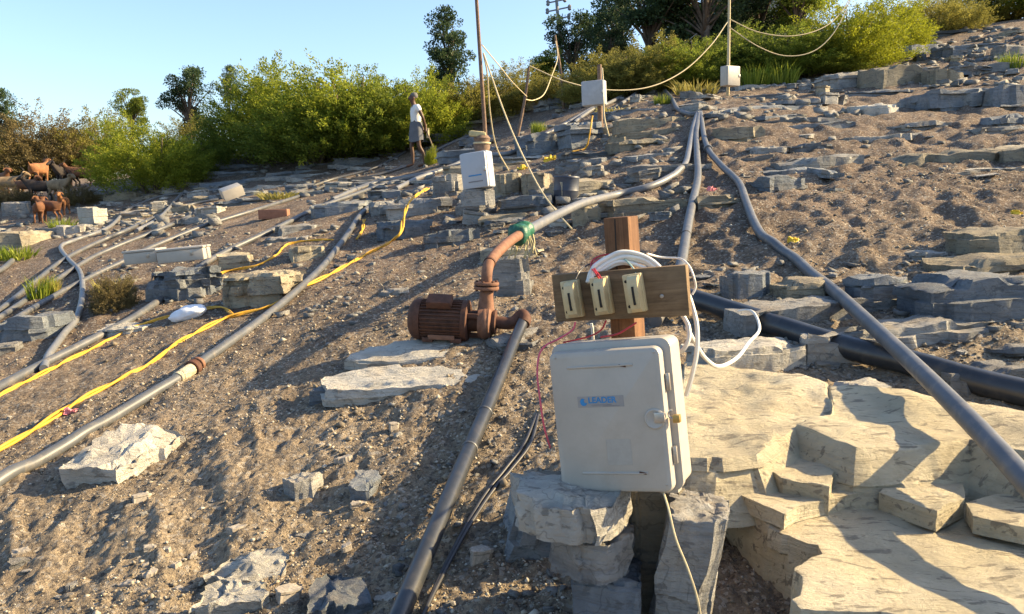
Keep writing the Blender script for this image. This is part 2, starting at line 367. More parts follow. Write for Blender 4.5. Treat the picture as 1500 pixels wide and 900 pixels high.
class MB:
    def __init__(s): s.v = []; s.f = []
    def add(s, V, Fs):
        b = len(s.v); s.v += [tuple(map(float, v)) for v in V]; s.f += [tuple(i + b for i in f) for f in Fs]; return s
    def box(s, c, d, rot=None, bev=0.0):
        bm = bmesh.new(); bmesh.ops.create_cube(bm, size=1.0)
        for v in bm.verts: v.co = Vector((v.co.x * d[0], v.co.y * d[1], v.co.z * d[2]))
        if bev > 0: bmesh.ops.bevel(bm, geom=bm.edges[:], offset=bev, segments=2, affect='EDGES', profile=0.6)
        m = Euler(rot).to_matrix() if rot else Matrix.Identity(3)
        bm.verts.index_update()
        V = [m @ v.co + Vector(c) for v in bm.verts]; Fs = [tuple(v.index for v in f.verts) for f in bm.faces]; bm.free()
        return s.add(V, Fs)
    def tube(s, pts, r, n=10, cap=True):
        V, Fs = tube_geo(pts, r, n, cap); return s.add(V, Fs)
    def lathe(s, prof, axis='z', n=20, c=(0, 0, 0)):
        V = []; Fs = []
        for (r, h) in prof:
            for k in range(n):
                a = 2 * math.pi * k / n; q = (r * math.cos(a), r * math.sin(a), h)
                if axis == 'x': q = (q[2], q[0], q[1])
                elif axis == 'y': q = (q[1], q[2], q[0])
                V.append((q[0] + c[0], q[1] + c[1], q[2] + c[2]))
        for i in range(len(prof) - 1):
            for k in range(n): Fs.append((i * n + k, i * n + (k + 1) % n, (i + 1) * n + (k + 1) % n, (i + 1) * n + k))
        Fs.append(tuple(range(n))[::-1]); Fs.append(tuple((len(prof) - 1) * n + k for k in range(n)))
        return s.add(V, Fs)
    def obj(s, name, mat, parent=None, loc=(0, 0, 0), rot=(0, 0, 0), smooth=True, sharp=35):
        me = mesh_np(name, s.v, s.f, mat, smooth, sharp)
        return link(name, me, parent, loc, rot)

def catmull(pts, per=8):
    p = np.asarray(pts, float)
    if len(p) < 3: 
        t = np.linspace(0, 1, per + 1)[:, None]; return p[0] * (1 - t) + p[-1] * t
    q = np.vstack([2 * p[0] - p[1], p, 2 * p[-1] - p[-2]]); out = []
    for i in range(1, len(q) - 2):
        for k in range(per):
            t = k / per
            out.append(0.5 * (2 * q[i] + (q[i+1] - q[i-1]) * t + (2*q[i-1] - 5*q[i] + 4*q[i+1] - q[i+2]) * t * t + (3*q[i] - q[i-1] - 3*q[i+1] + q[i+2]) * t ** 3))
    out.append(p[-1]); return np.array(out)
def tube_geo(pts, r, n=10, cap=True):
    p = np.asarray(pts, float); m = len(p)
    r = np.full(m, r) if np.isscalar(r) else np.asarray(r, float)
    T = np.gradient(p, axis=0); T /= np.linalg.norm(T, axis=1)[:, None] + 1e-12
    u = np.cross(T[0], [0.1, 0.2, 1.0]); u /= np.linalg.norm(u); V = []
    ang = np.linspace(0, 2 * math.pi, n, endpoint=False)
    for i in range(m):
        u = u - T[i] * np.dot(u, T[i]); u /= np.linalg.norm(u) + 1e-12
        w = np.cross(T[i], u)
        V.append(p[i] + r[i] * (np.cos(ang)[:, None] * u + np.sin(ang)[:, None] * w))
    V = np.vstack(V)
    Fs = [(i*n+k, i*n+(k+1) % n, (i+1)*n+(k+1) % n, (i+1)*n+k) for i in range(m-1) for k in range(n)]
    if cap: Fs += [tuple(range(n))[::-1], tuple((m-1)*n+k for k in range(n))]
    return V, Fs
def tube_obj(name, pts, r, mat, parent=None, n=10):
    V, Fs = tube_geo(pts, r, n)
    o0 = np.array([0., 0., 0.]) if parent is not None else np.asarray(pts[0], float)
    return link(name, mesh_np(name, V - o0, Fs, mat, True, 50), parent, o0)

# ------------------------------------------------------------------ the ground: one sheet
def build_ground():
    rows = np.concatenate([np.linspace(-14, 1.0, 24), np.geomspace(1.25, 45, 560), np.geomspace(47, 600, 26)])
    inner = np.linspace(-1, 1, 520); g = np.geomspace(0.02, 1, 14)
    R, C = len(rows), len(inner) + 28
    X = np.zeros((R, C)); Y = np.repeat(rows[:, None], C, 1)
    for i, y in enumerate(rows):
        w = 0.72 * max(y, 1.2) + 1.1
        if y > 45: w = 33.5
        X[i] = np.concatenate([-(w + g[::-1] * 500), inner * w, w + g * 500])
    x = X.ravel(); y = Y.ravel()
    z = GZ(x, y)
    V = np.stack([x, y, z], 1)
    i, j = np.meshgrid(np.arange(R - 1), np.arange(C - 1), indexing='ij')
    a = (i * C + j).ravel(); Fq = np.stack([a, a + 1, a + C + 1, a + C], 1)
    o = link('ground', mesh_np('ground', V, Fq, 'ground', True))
    tag(o, 'sandy brown gravel hillside rising to the bushes', kind='structure')
build_ground()

# ------------------------------------------------------------------ rocks
def irregular(w, d, rng, nv=9, jit=0.16, p=0.55):
    a0 = rng.uniform(0, 6.28); out = []
    for k in range(nv):
        a = a0 + 2 * math.pi * (k + rng.uniform(-.3, .3)) / nv
        ca, sa = math.cos(a), math.sin(a)
        q = 1 + rng.uniform(-jit, jit)
        out.append((w / 2 * math.copysign(abs(ca) ** p, ca) * q, d / 2 * math.copysign(abs(sa) ** p, sa) * q))
    out = np.array(out); lo, hi = out.min(0), out.max(0)
    return (out - (lo + hi) / 2) / (hi - lo) * np.array([w, d])
def resample(poly, n, rng):
    """points along the outline with the corners kept; also which joint-bounded piece of edge each point is on"""
    m = len(poly); nxt = np.roll(poly, -1, 0); L = np.linalg.norm(nxt - poly, axis=1); per = L.sum() / n
    pts = []; eid = []; e = 0
    for i in range(m):
        k = max(2, int(round(L[i] / per))); brk = sorted(rng.uniform(.15, .85) for _ in range(rng.choice((0, 1, 1, 2))))
        for j in range(k):
            t = j / k; pts.append(poly[i] * (1 - t) + nxt[i] * t); eid.append(e + sum(t > q for q in brk))
        e += 3
    return np.array(pts), np.array(eid)
def rock_mesh(name, outline, h, seed, mat, n=44, layers=3, step=0.05, namp=0.022, topamp=0.03, sub=2, shear=(0, 0), slope=(0, 0), batter=0.0, broken=1.0):
    """a bedded, jointed block: outline (metres, round the origin), thickness h, base at z = 0"""
    rng = random.Random(seed); size = float(np.ptp(outline, axis=0).mean())
    outline = np.asarray(outline, float)
    area = 0.5 * np.sum(outline[:, 0] * np.roll(outline[:, 1], -1) - np.roll(outline[:, 0], -1) * outline[:, 1])
    if area < 0: outline = outline[::-1]
    Pn, eid = resample(outline, n, rng); n = len(Pn)
    tg = np.roll(Pn, -1, 0) - np.roll(Pn, 1, 0); nr = np.stack([tg[:, 1], -tg[:, 0]], 1); nr /= np.linalg.norm(nr, axis=1)[:, None] + 1e-9
    cut = sorted(rng.uniform(0.12, 0.92) for _ in range(layers - 1)); zs = [0] + [c * h for c in cut] + [h]
    rings = []
    st = step * min(size, 4 * h + 0.05)
    for j in range(layers):
        lo = rng.uniform(-.8, .1); tab = {}
        off = np.array([tab.setdefault(int(q), lo + rng.uniform(-1.3, .5)) for q in eid]) * st
        z0, z1 = zs[j], zs[j + 1]; lean = np.array([tab.setdefault(int(q) + 1000, rng.uniform(-.6, .5)) for q in eid]) * st
        for s in range(sub + 1):
            t = s / sub
            z = z0 + (z1 - z0) * (0.015 + 0.97 * t)
            rings.append((Pn + nr * (off + lean * (t - .5) + batter * (1 - z / h))[:, None], np.full(n, z)))
        last = off + lean * .5
    topP = Pn + nr * (last - 0.12 * st)[:, None]; c0 = topP.mean(0)
    K = max(5, n // 10)
    for k in range(K):
        s = 1 - (k + 0.1) / K
        rings.append((c0 + (topP - c0) * s, np.full(n, h)))
    V = np.vstack([np.column_stack([xy, z]) for xy, z in rings] + [[[*c0, h]], [[*Pn.mean(0), 0]]])
    nz = V.copy(); fr = 2.2 / max(size, .05)
    top = np.clip((V[:, 2] / h - 0.97) * 40, 0, 1)
    # a broken bed on the top and a chipped shoulder
    for q in range(2):
        a_ = rng.uniform(0, 6.283); dv = np.array([math.cos(a_), math.sin(a_)]); pr = (nz[:, :2] - c0) @ dv + .08 * size * vnoise(nz * fr * 2.2, seed + 33 + q)
        V[:, 2] -= top * np.clip((pr - size * rng.uniform(.10, .36)) / (.04 * size), 0, 1) * min(.28 * h, .10 * size) * rng.uniform(.4, 1) * broken
    for ax in range(3):
        V[:, ax] += namp * min(size, 3 * h + .1) * (0.8 * vnoise(nz * fr * 1.6 + 7.7 * ax, seed + ax) + 0.55 * vnoise(nz * fr * 5 + 3.1 * ax, seed + 50 + ax) + 0.35 * vnoise(nz * fr * 13, seed + 70 + ax)) * (0.6 if ax == 2 else 1)
    V[:, 2] += top * topamp * min(size, 4 * h) * fbm(np.column_stack([nz[:, :2] * fr * 1.1, np.zeros(len(nz))]), seed + 9, 4)
    V[:, 2] += V[:, 0] * slope[0] * (V[:, 2] / h) + V[:, 1] * slope[1] * (V[:, 2] / h)
    V[:, 0] += shear[0] * V[:, 2]; V[:, 1] += shear[1] * V[:, 2]
    nR = len(rings); Fs = []
    for i in range(nR - 1):
        for k in range(n): Fs.append((i*n+k, i*n+(k+1) % n, (i+1)*n+(k+1) % n, (i+1)*n+k))
    for k in range(n):
        Fs.append(((nR-1)*n+k, (nR-1)*n+(k+1) % n, nR*n)); Fs.append(((k+1) % n, k, nR*n+1))
    return mesh_np(name, V, Fs, mat, True, 26)

ROCKS_PX = []          # picture rectangles already taken by placed rocks
_seed = [100]
def rock(x0, yt, x1, yb, yf, label, name='flat_rock', mat='rock', depth=None, layers=3, yaw=0.0, Y=None, n=52, jit=0.14, group=None, embed=0.25, tilt=0.06, cat='rock', p=0.5, step=0.05, nv=9, pitch=0.0, topamp=0.03, namp=0.022, zoff=0.0):
    """a rock from its picture box: back top yt, front top edge yf, front foot yb"""
    _seed[0] += 1; rng = random.Random(_seed[0])
    xc = (x0 + x1) / 2
    g = hit(xc, yb) if Y is None else P(xc, yb, Y)
    Y0 = g[1]; px = Y0 / F
    w = (x1 - x0) * px; zt = P(xc, yf, Y0)[2]; h = max(zt - g[2], 0.03)
    if depth is None:
        if zt < EYE[2] - 0.12 and yt < yf:
            depth = P_plane(xc, yt, zt)[1] - Y0
        else: depth = 0.5 * w
        depth = min(max(depth, 0.25 * w), 1.3 * w)
    em = embed * h + 0.04
    if yaw == 0.0 and w < 1.6: yaw = rng.uniform(-.10, .34)
    me = rock_mesh(name, irregular(w, depth, rng, nv, jit, p), h + em, _seed[0], mat, n=n, layers=layers, step=step, topamp=topamp, namp=namp)
    o = link(name, me, None, (g[0] + (xc - 750) / F * depth * 0.5, Y0 + depth / 2, g[2] - em + pitch * depth * .5 + zoff), (pitch, -tilt, yaw))
    ROCKS_PX.append((x0, yt, x1, yb))
    return tag(o, label, cat, group)

def slab_px(px, z, h, label, name='flat_rock', mat='rock_cream', n=170, layers=3, step=0.012, namp=0.008, topamp=0.022, slope=(0, 0), sub=4, group=None, batter=0.0, broken=0.0):
    """a slab whose top outline is read off the picture at level z"""
    _seed[0] += 1
    W_ = np.array([P_plane(x, y, z)[:2] for x, y in px]); c = W_.mean(0)
    me = rock_mesh(name, W_ - c, h, _seed[0], mat, n=n, layers=layers, step=step, namp=namp, topamp=topamp, sub=sub, slope=slope, batter=batter, broken=broken)
    return tag(link(name, me, None, (c[0], c[1], z - h)), label, 'rock', group)

# big cream slabs at the near right
Zu = float(P(1240, 628, 2.9)[2]); Zl = float(P(1240, 712, 2.82)[2])
slab_px([(985,648),(992,600),(1000,545),(1120,551),(1212,570),(1214,602),(1163,622),(1112,648),(1056,652)],
        Zu, 0.25, 'bright cream sandstone block behind the control box', n=200, layers=2, batter=0.16, slope=(0.02, 0.05), topamp=.035)
slab_px([(1166,620),(1217,601),(1216,572),(1330,575),(1560,606),(1700,650),(1690,705),(1500,655),(1420,635),(1335,642),(1253,648)],
        Zu, 0.25, 'long cream sandstone slab lying under the leaning grey pipe', n=240, layers=2, batter=0.14, slope=(0.0, 0.04), topamp=.035)
slab_px([(1102,672),(1138,664),(1172,662),(1222,690),(1215,712),(1146,702)], Zu - 0.11, 0.12, 'low broken ledge at the foot of the notch between cream slabs', n=80, layers=1)
slab_px([(1034,697),(1084,735),(1127,762),(1190,788),(1198,803),(1160,837),(1156,870),(1169,883),(1240,886),(1340,900),(1500,935),(1700,960),(1850,800),(1800,690),(1500,640),(1080,650)],
        Zl, 0.34, 'broad pale pitted slab jutting out below the cream slabs', n=320, layers=4, step=.010, batter=0.03, topamp=.03, namp=.012)
slab_px([(1018,694),(1060,676),(1120,676),(1320,690),(1300,716),(1232,726),(1168,742),(1150,754),(1086,726)], Zl + 0.036, 0.055, 'thin cream bed between the block and the broad pitted slab', n=120, layers=2)
slab_px([(1288,722),(1302,704),(1412,706),(1416,730),(1372,750)], Zl + 0.045, 0.07, 'small flat cream slab lying on the broad pitted slab', n=70, layers=1)
slab_px([(1425,756),(1414,736),(1460,724),(1600,735),(1620,770),(1500,772)], Zl + 0.035, 0.06, 'thin flat cream flake beside the small slab, under the pipe', n=70, layers=1)
# the cairn carrying the near control box
def stack_stone(x0, y0, x1, y1, Y, depth, label, mat, seed, layers=2, name='stone', tilt=(0, 0, 0), p=0.6, nv=9, jit=.14):
    a = P(x0, y1, Y); b = P(x1, y0, Y); rng = random.Random(seed)
    w = b[0] - a[0]; h = b[2] - a[2]
    me = rock_mesh(name, irregular(w, depth, rng, nv, jit, p), h, seed, mat, n=90, layers=layers, step=0.04, sub=5, namp=0.04, topamp=.06)
    return tag(link(name, me, None, ((a[0]+b[0])/2, Y + depth/2 - 0.05, a[2]), tilt), label, 'rock')
stack_stone(754, 730, 942, 790, 2.14, 0.36, 'pale tapered flat stone directly under the near control box', 'rock_pale', 511, 1, p=.95, jit=.1)
stack_stone(802, 790, 938, 846, 2.17, 0.30, 'smaller rough stone, second below the near control box', 'rock', 512, 1, p=.95, jit=.1)
stack_stone(838, 844, 948, 960, 2.18, 0.30, 'dark blue-grey base stone at the foot of the small cairn', 'rock_blue', 503, 2)
stack_stone(948, 738, 1050, 960, 2.20, 0.26, 'upright slab leaning beside the cairn with a cable hanging over it', 'rock', 504, 2, 'flat_rock', (0.05, 0.14, -0.35), p=0.45)
stack_stone(905, 712, 1005, 960, 2.36, 0.12, 'added stone standing in for the dark shaded gap behind the cairn', 'rock_tan', 505, 2, 'stone')  # added stone: hides the post foot where the gap is only deep shade
rock(716, 672, 832, 820, 742, 'cracked blue-grey outcrop sloping behind the cairn', 'rock_outcrop', 'rock_blue', depth=0.3, layers=3, tilt=-0.25)

# rocks standing apart on the near gravel
rock(122, 628, 250, 712, 688, 'angular grey rock with sunlit top below the jointed pipe', mat='rock_pale', yaw=-0.3, nv=7, n=80, pitch=.16, layers=1, topamp=.07, namp=.035)
rock(300, 812, 436, 858, 848, 'pale flat rock, upper of the overlapping pair in the gravel', mat='rock_pale', yaw=0.1, n=70, pitch=.2, layers=1, topamp=.09, namp=.04, jit=.25)
rock(282, 850, 404, 912, 882, 'pale flat rock, lower of the overlapping pair in the gravel', mat='rock_pale', yaw=0.2, n=70, pitch=.2, layers=1, topamp=.09, namp=.04, jit=.25)
rock(448, 840, 550, 905, 888, 'flat blue-grey stone sunk in the gravel beside the black suction pipe', mat='rock_blue', yaw=0.25, n=60, pitch=.2, layers=1, topamp=.06, jit=.28)
rock(416, 688, 472, 728, 708, 'fist-sized grey stone alone on the bare gravel slope', 'stone', mat='rock', n=40, layers=1, namp=.05, topamp=.08)
rock(512, 694, 562, 728, 716, 'small flat blue-grey stone sunk in gravel near the pump slabs', 'stone', mat='rock_blue', n=40, layers=1, namp=.05, pitch=.15)
rock(500, 500, 735, 532, 526, 'upper bleached slab under the rusty pump', mat='rock_pale', depth=0.34, n=90, layers=2, jit=.10, pitch=.17, yaw=.01, topamp=.05)
rock(452, 528, 745, 580, 566, 'lower wide bleached slab below the rusty pump', mat='rock_pale', depth=0.36, n=100, layers=2, jit=.12, pitch=.17, yaw=.01, topamp=.05)
rock(456, 564, 500, 588, 572, 'small blue-grey chip at the end of the pump slabs', 'stone', mat='rock_blue', n=36)
rock(712, 484, 806, 516, 500, 'rounded grey stone under the bend of the suction pipe', 'stone', mat='rock', n=50)
rock(556, 408, 600, 436, 426, 'small half-buried stone uphill of the pump motor', 'stone', mat='rock', n=40)
# pump pipe supports
rock(718, 376, 778, 412, 378, 'dark squared stone propping the rusty discharge pipe', 'stone_block', 'rock', depth=0.22, Y=6.0, layers=2, embed=0, p=.35)
rock(722, 408, 786, 436, 412, 'lower squared stone under the discharge pipe prop', 'stone_block', 'rock', depth=0.3, Y=5.98, layers=2, embed=.6, p=.35)
rock(690, 352, 800, 384, 366, 'flat tan stone behind the green-wrapped pipe joint', 'stone', 'rock_tan', n=44)
rock(838, 298, 882, 330, 302, 'upper squared stone of the pair beside the wooden post', 'stone_block', 'rock_tan', depth=.3, Y=8.0, embed=0, p=.35)
rock(842, 326, 882, 358, 330, 'lower squared stone of the pair beside the wooden post', 'stone_block', 'rock_tan', depth=.3, Y=8.0, embed=.5, p=.35)
# right-hand ledges
rock(990, 486, 1212, 548, 508, 'long rounded kerb-like stone behind the control box', 'flat_rock', 'rock_pale', depth=0.30, n=90, layers=2, p=.42, jit=.06, tilt=0.02)
rock(1056, 396, 1132, 440, 402, 'dark cubic stone at the end of the ledge by the black pipe', 'stone_block', 'rock_blue', depth=.3, p=.35)
rock(1124, 402, 1218, 446, 414, 'sunlit broken stone beside the dark cubic stone', 'flat_rock', 'rock_tan', depth=.35)
rock(1050, 438, 1330, 474, 446, 'long thin ledge slab above the black pipe', 'flat_rock', 'rock', depth=.35, n=90, p=.4, layers=2, jit=.08)
rock(1150, 468, 1480, 512, 480, 'long low ledge slab crossed by the leaning grey pipe', 'flat_rock', 'rock', depth=.3, n=90, p=.4, layers=2, jit=.08)
rock(1236, 400, 1330, 446, 406, 'blue-grey blocky stone behind the leaning pipe', 'flat_rock', 'rock_blue', depth=.3)
rock(1318, 402, 1530, 478, 410, 'large flat-faced blue-grey ledge with pale scars', 'rock_outcrop', 'rock_blue', depth=.5, n=90, layers=2, p=.4)
rock(1352, 376, 1540, 410, 380, 'bottom course of the stacked tan ledge', 'flat_rock', 'rock_tan', depth=.5, n=80, layers=2, p=.4)
rock(1372, 334, 1550, 380, 340, 'thick upper course of the stacked tan ledge', 'flat_rock', 'rock_tan', depth=.6, Y=5.5, n=90, layers=3, p=.4, embed=.1)
rock(1334, 362, 1380, 386, 370, 'pale splinter of stone at the end of the stacked ledge', 'stone', 'rock', n=36)
rock(1216, 556, 1302, 588, 568, 'pale rounded stone between the black pipe and cream slab', 'stone', 'rock_pale', n=44)
rock(1360, 528, 1560, 572, 540, 'long stone lying behind the thick black pipe', 'flat_rock', 'rock', depth=.25, n=70, p=.4)
rock(1160, 576, 1222, 596, 584, 'small flat chip of stone on the back of cream slab', 'stone', 'rock', n=36)
# middle right ledges in the bare soil
rock(1250, 208, 1470, 248, 226, 'long olive ledge cropping out of the bare soil', 'rock_outcrop', 'rock_tan', depth=.9, n=110, p=.7, layers=4, tilt=.05, jit=.22, step=.09, nv=13, yaw=.08, topamp=.06, namp=.04)
rock(1440, 200, 1600, 236, 208, 'olive ledge end with a sunlit shoulder in bare soil', 'rock_outcrop', 'rock_tan', depth=.7, layers=3, p=.6, jit=.2, yaw=.2)
rock(1130, 222, 1260, 246, 230, 'low pale ledge continuing the olive ledge', 'flat_rock', 'rock', depth=.5, p=.4, layers=2)
rock(1150, 206, 1216, 222, 210, 'small flat slab above the low pale ledge', 'flat_rock', 'rock_blue')
rock(1096, 206, 1160, 226, 214, 'pale flat slab beside the upper pipes', 'flat_rock', 'rock')
rock(1098, 252, 1182, 278, 258, 'dark-faced slab just uphill of the pipe bend', 'flat_rock', 'rock_blue', depth=.4)
rock(1302, 172, 1392, 190, 178, 'thin slab alone in the soil below the shaded ledge', 'flat_rock', 'rock', depth=.4)
rock(1438, 160, 1530, 182, 166, 'dark slab alone in the soil below the shaded ledge', 'flat_rock', 'rock_blue', depth=.5)
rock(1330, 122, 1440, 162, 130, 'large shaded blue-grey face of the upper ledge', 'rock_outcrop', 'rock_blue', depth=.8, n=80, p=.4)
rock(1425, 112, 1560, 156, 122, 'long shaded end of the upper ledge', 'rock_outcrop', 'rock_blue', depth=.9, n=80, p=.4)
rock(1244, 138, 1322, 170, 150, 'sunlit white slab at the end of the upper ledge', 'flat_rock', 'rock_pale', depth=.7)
rock(1038, 178, 1114, 206, 186, 'rounded boulder beside the top of the three pipes', 'boulder', 'rock_tan', depth=.8, p=.7)
rock(1262, 84, 1346, 128, 94, 'big sunlit block below the yellow-green bush', 'boulder', 'rock_tan', depth=.9, p=.45)
rock(1196, 92, 1266, 130, 104, 'grey block beside the big sunlit block', 'boulder', 'rock', depth=.8, p=.45)
rock(1296, 58, 1372, 84, 64, 'dark boulder row end under the dry grass', 'boulder', 'rock_blue', depth=.9)
rock(1366, 56, 1430, 84, 62, 'rounded dark boulder under the dry grass', 'boulder', 'rock_blue', depth=.9, p=.7)
rock(1352, 94, 1404, 122, 100, 'upright sunlit stone above the shaded ledge', 'boulder', 'rock_tan', depth=.5)
# ledge by the second and third control boxes
LG = 'bedded ledge beneath the far control boxes'
for (a, b, c, d, e, l) in [(896,168,1018,188,172,'top bed of the layered ledge beside the three pipes'), (892,186,1010,202,189,'middle bed of the layered ledge beside the three pipes'),
                        (888,200,990,216,203,'bottom bed of the layered ledge beside the three pipes')]:
    rock(a, b, c, d, e, l, 'flat_rock', 'rock_tan', depth=.6, p=.35, layers=2, jit=.08, n=70)
rock(820, 172, 886, 214, 178, 'dark stepped outcrop below the weathered grey control box', 'rock_outcrop', 'rock_blue', depth=.8, layers=5)
rock(752, 188, 826, 224, 196, 'dark flat outcrop beside the bundle of upper pipes', 'rock_outcrop', 'rock_blue', depth=.8, layers=4)
rock(636, 252, 684, 290, 256, 'sunlit-shouldered boulder beside the blue-white control box', 'boulder', 'rock', depth=.5, p=.6)
rock(676, 272, 724, 292, 276, 'flat stone directly under the blue-white control box', 'stone', 'rock', depth=.4, Y=9.05, embed=.3)
rock(668, 288, 728, 314, 292, 'tilted stone second below the blue-white control box', 'stone', 'rock', depth=.5)
rock(722, 250, 770, 286, 254, 'shaded boulder behind the guy ropes', 'boulder', 'rock_tan', depth=.6)
rock(764, 246, 812, 286, 252, 'sunlit pointed boulder behind the guy ropes', 'boulder', 'rock_tan', depth=.6, p=.7)
rock(730, 282, 815, 312, 288, 'dark ledge stone below the guy ropes', 'flat_rock', 'rock_blue', depth=.6)
rock(560, 286, 668, 318, 292, 'long rounded grey slab below the person', 'flat_rock', 'rock', depth=.5, p=.45)
rock(455, 290, 545, 316, 296, 'dark ledge slab where the pipes disappear', 'flat_rock', 'rock_blue', depth=.6)
rock(540, 288, 580, 316, 296, 'pale pointed stone beside the sunken pipe', 'stone', 'rock', depth=.4)
rock(546, 318, 640, 350, 326, 'broad dark shelf of rock with flaking layers', 'rock_outcrop', 'rock_blue', depth=.7, layers=5, n=80)
rock(618, 330, 706, 360, 338, 'dark stone half in soil uphill of the pump', 'flat_rock', 'rock_blue', depth=.4)
rock(800, 258, 905, 290, 264, 'tan soil-covered ledge behind the drum', 'rock_outcrop', 'rock_tan', depth=.7)
rock(880, 284, 1000, 318, 290, 'long ledge stone behind the wooden post', 'rock_outcrop', 'rock_tan', depth=.6, p=.4)
rock(1000, 282, 1090, 306, 288, 'low ledge stone between the pipes', 'flat_rock', 'rock_tan', depth=.5, p=.4)
rock(915, 236, 1040, 258, 242, 'flat ledge in the soil below the three pipes top', 'flat_rock', 'rock', depth=.5, p=.4)
rock(818, 228, 895, 246, 232, 'dark flat stone with tape litter on it', 'flat_rock', 'rock_blue', depth=.5)
# left bank
rock(336, 392, 446, 446, 402, 'squared tan block at the edge of the washed-out hollow', 'stone_block', 'rock_tan', depth=.6, p=.5, n=80, jit=.2, layers=4, step=.08, namp=.035)
rock(225, 388, 330, 440, 396, 'dark wall stone under the fallen cream boxes', 'rock_outcrop', 'rock_blue', depth=.5, p=.6, n=80, jit=.22, layers=4, step=.09, namp=.04)
rock(424, 358, 480, 382, 362, 'small squared stone beside the yellow rope', 'stone_block', 'rock_tan', depth=.35, p=.35)
rock(318, 366, 372, 392, 372, 'tan stone at the lip of the hollow', 'stone', 'rock_tan', depth=.4)
rock(6, 452, 112, 500, 468, 'large smooth blue-grey boulder under the looping pipe', 'boulder', 'rock_blue', depth=.6, p=.7, n=70)
rock(-20, 500, 34, 524, 508, 'pale stone at the foot of the blue-grey boulder', 'stone', 'rock', n=40)
rock(-10, 334, 78, 362, 340, 'flat concrete-like slab below the goats', 'flat_rock', 'rock_tan', depth=1.2, p=.35, layers=1)
rock(118, 298, 156, 332, 304, 'pale upright boulder below the goats', 'boulder', 'rock_pale', depth=.5, p=.7)
rock(150, 475, 225, 490, 480, 'pale flat stone under the long grey pipe', 'stone', 'rock_pale', depth=.3)
rock(8, 292, 44, 316, 297, 'sloping grey stone behind the brown goats', 'stone', 'rock', depth=.6)

# ------------------------------------------------------------------ pipes, ropes and cables
PATHS = []
def ground_path(px, r, lift=0.0, per=8, keep=True):
    pts = []
    for q in px:
        if len(q) >= 3 and q[2] is not None: pts.append(P(q[0], q[1], q[2]))
        else:
            g = hit(q[0], q[1], r); pts.append(g)
    c = catmull(pts, per)
    for i, q in enumerate(c):
        zg = max(hs(q[0], q[1]), gz(q[0], q[1])) + r * 0.65
        if q[2] < zg: c[i, 2] = zg
    for _ in range(4): c[1:-1, 2] = .25 * c[:-2, 2] + .5 * c[1:-1, 2] + .25 * c[2:, 2]
    if keep: PATHS.append(c[:, :2].copy())
    return c
def pipe(px, r, mat, label, lift=0.0, name='water_pipe', cat='pipe', n=12, per=8, group=None, keep=True):
    c = ground_path(px, r, lift, per, keep)
    o = tube_obj(name, c, r, M[mat], None, n)
    tag(o, label, cat, group); return o, c
def collar(parent, c, i0, r, L, mat, name='coupling', ring=True):
    o0 = np.array(parent.location)
    p0 = c[i0]; d = c[min(i0 + 1, len(c) - 1)] - c[max(i0 - 1, 0)]; d = d / np.linalg.norm(d)
    V, Fs = tube_geo([p0 - d * L / 2, p0 - d * (L / 2 - .004), p0 + d * (L / 2 - .004), p0 + d * L / 2], [r * .93, r, r, r * .93], 14)
    return link(name, mesh_np(name, V - o0, Fs, M[mat], True, 40), parent)

# three pipes fanning out from the top
R1, c1 = pipe([(1022,166),(1014,195),(1009,222),(1003,242),(985,258),(950,274),(900,286),(856,297,7.9),(816,315,7.1),(784,332,6.35),(770,340,6.0)], 0.041, 'hose_light', 'pale grey pipe curving down from the ledge to the green-wrapped joint', per=10)
R2, c2 = pipe([(1024,166),(1020,196),(1021,230),(1022,262),(1012,308),(1005,345),(998,385),(985,430),(960,470)], 0.043, 'hose_grey', 'middle grey pipe running straight down behind the wooden post', per=10)
collar(R2, c2, 50, 0.046, 0.02, 'slot', 'cable_tie')
R3, c3 = pipe([(1026,166),(1034,212),(1054,240),(1082,268),(1096,306),(1118,348),(1165,386,5.9),(1215,421,5.0),(1280,480,4.05),(1350,546,3.32),(1430,626,2.74),(1500,702,2.36),(1570,778,2.08),(1640,860,1.85)], 0.039, 'hose_grey', 'long grey pipe swinging out over the cream slabs', per=10)
collar(R3, c3, 12, 0.06, 0.05, 'hose_light', 'joint_band')
# thick black pipe crossing behind the box
R4, c4 = pipe([(985,432,5.2),(1015,438,5.0),(1060,452,4.8),(1150,481,4.4),(1250,514,4.05),(1330,541,3.85),(1430,570,3.6),(1510,590,3.45),(1640,620,3.2)], 0.064, 'hose_black', 'thick black pipe lying behind the control box towards the cream slab', n=14)
# pump suction pipe
PUMP_Y = 5.0
R5, c5 = pipe([(768,468,4.95),(757,492,4.75),(742,528,4.4),(720,582,3.95),(692,648,3.5),(655,735,3.0),(612,838,2.58),(575,925,2.3),(545,1000,2.1)], 0.035, 'hose_black', 'black suction pipe running downhill from the rusty pump', n=14)
collar(R5, c5, 27, 0.0395, 0.012, 'hose_grey', 'weld_ring'); collar(R5, c5, 33, 0.0395, 0.012, 'hose_grey', 'weld_ring')
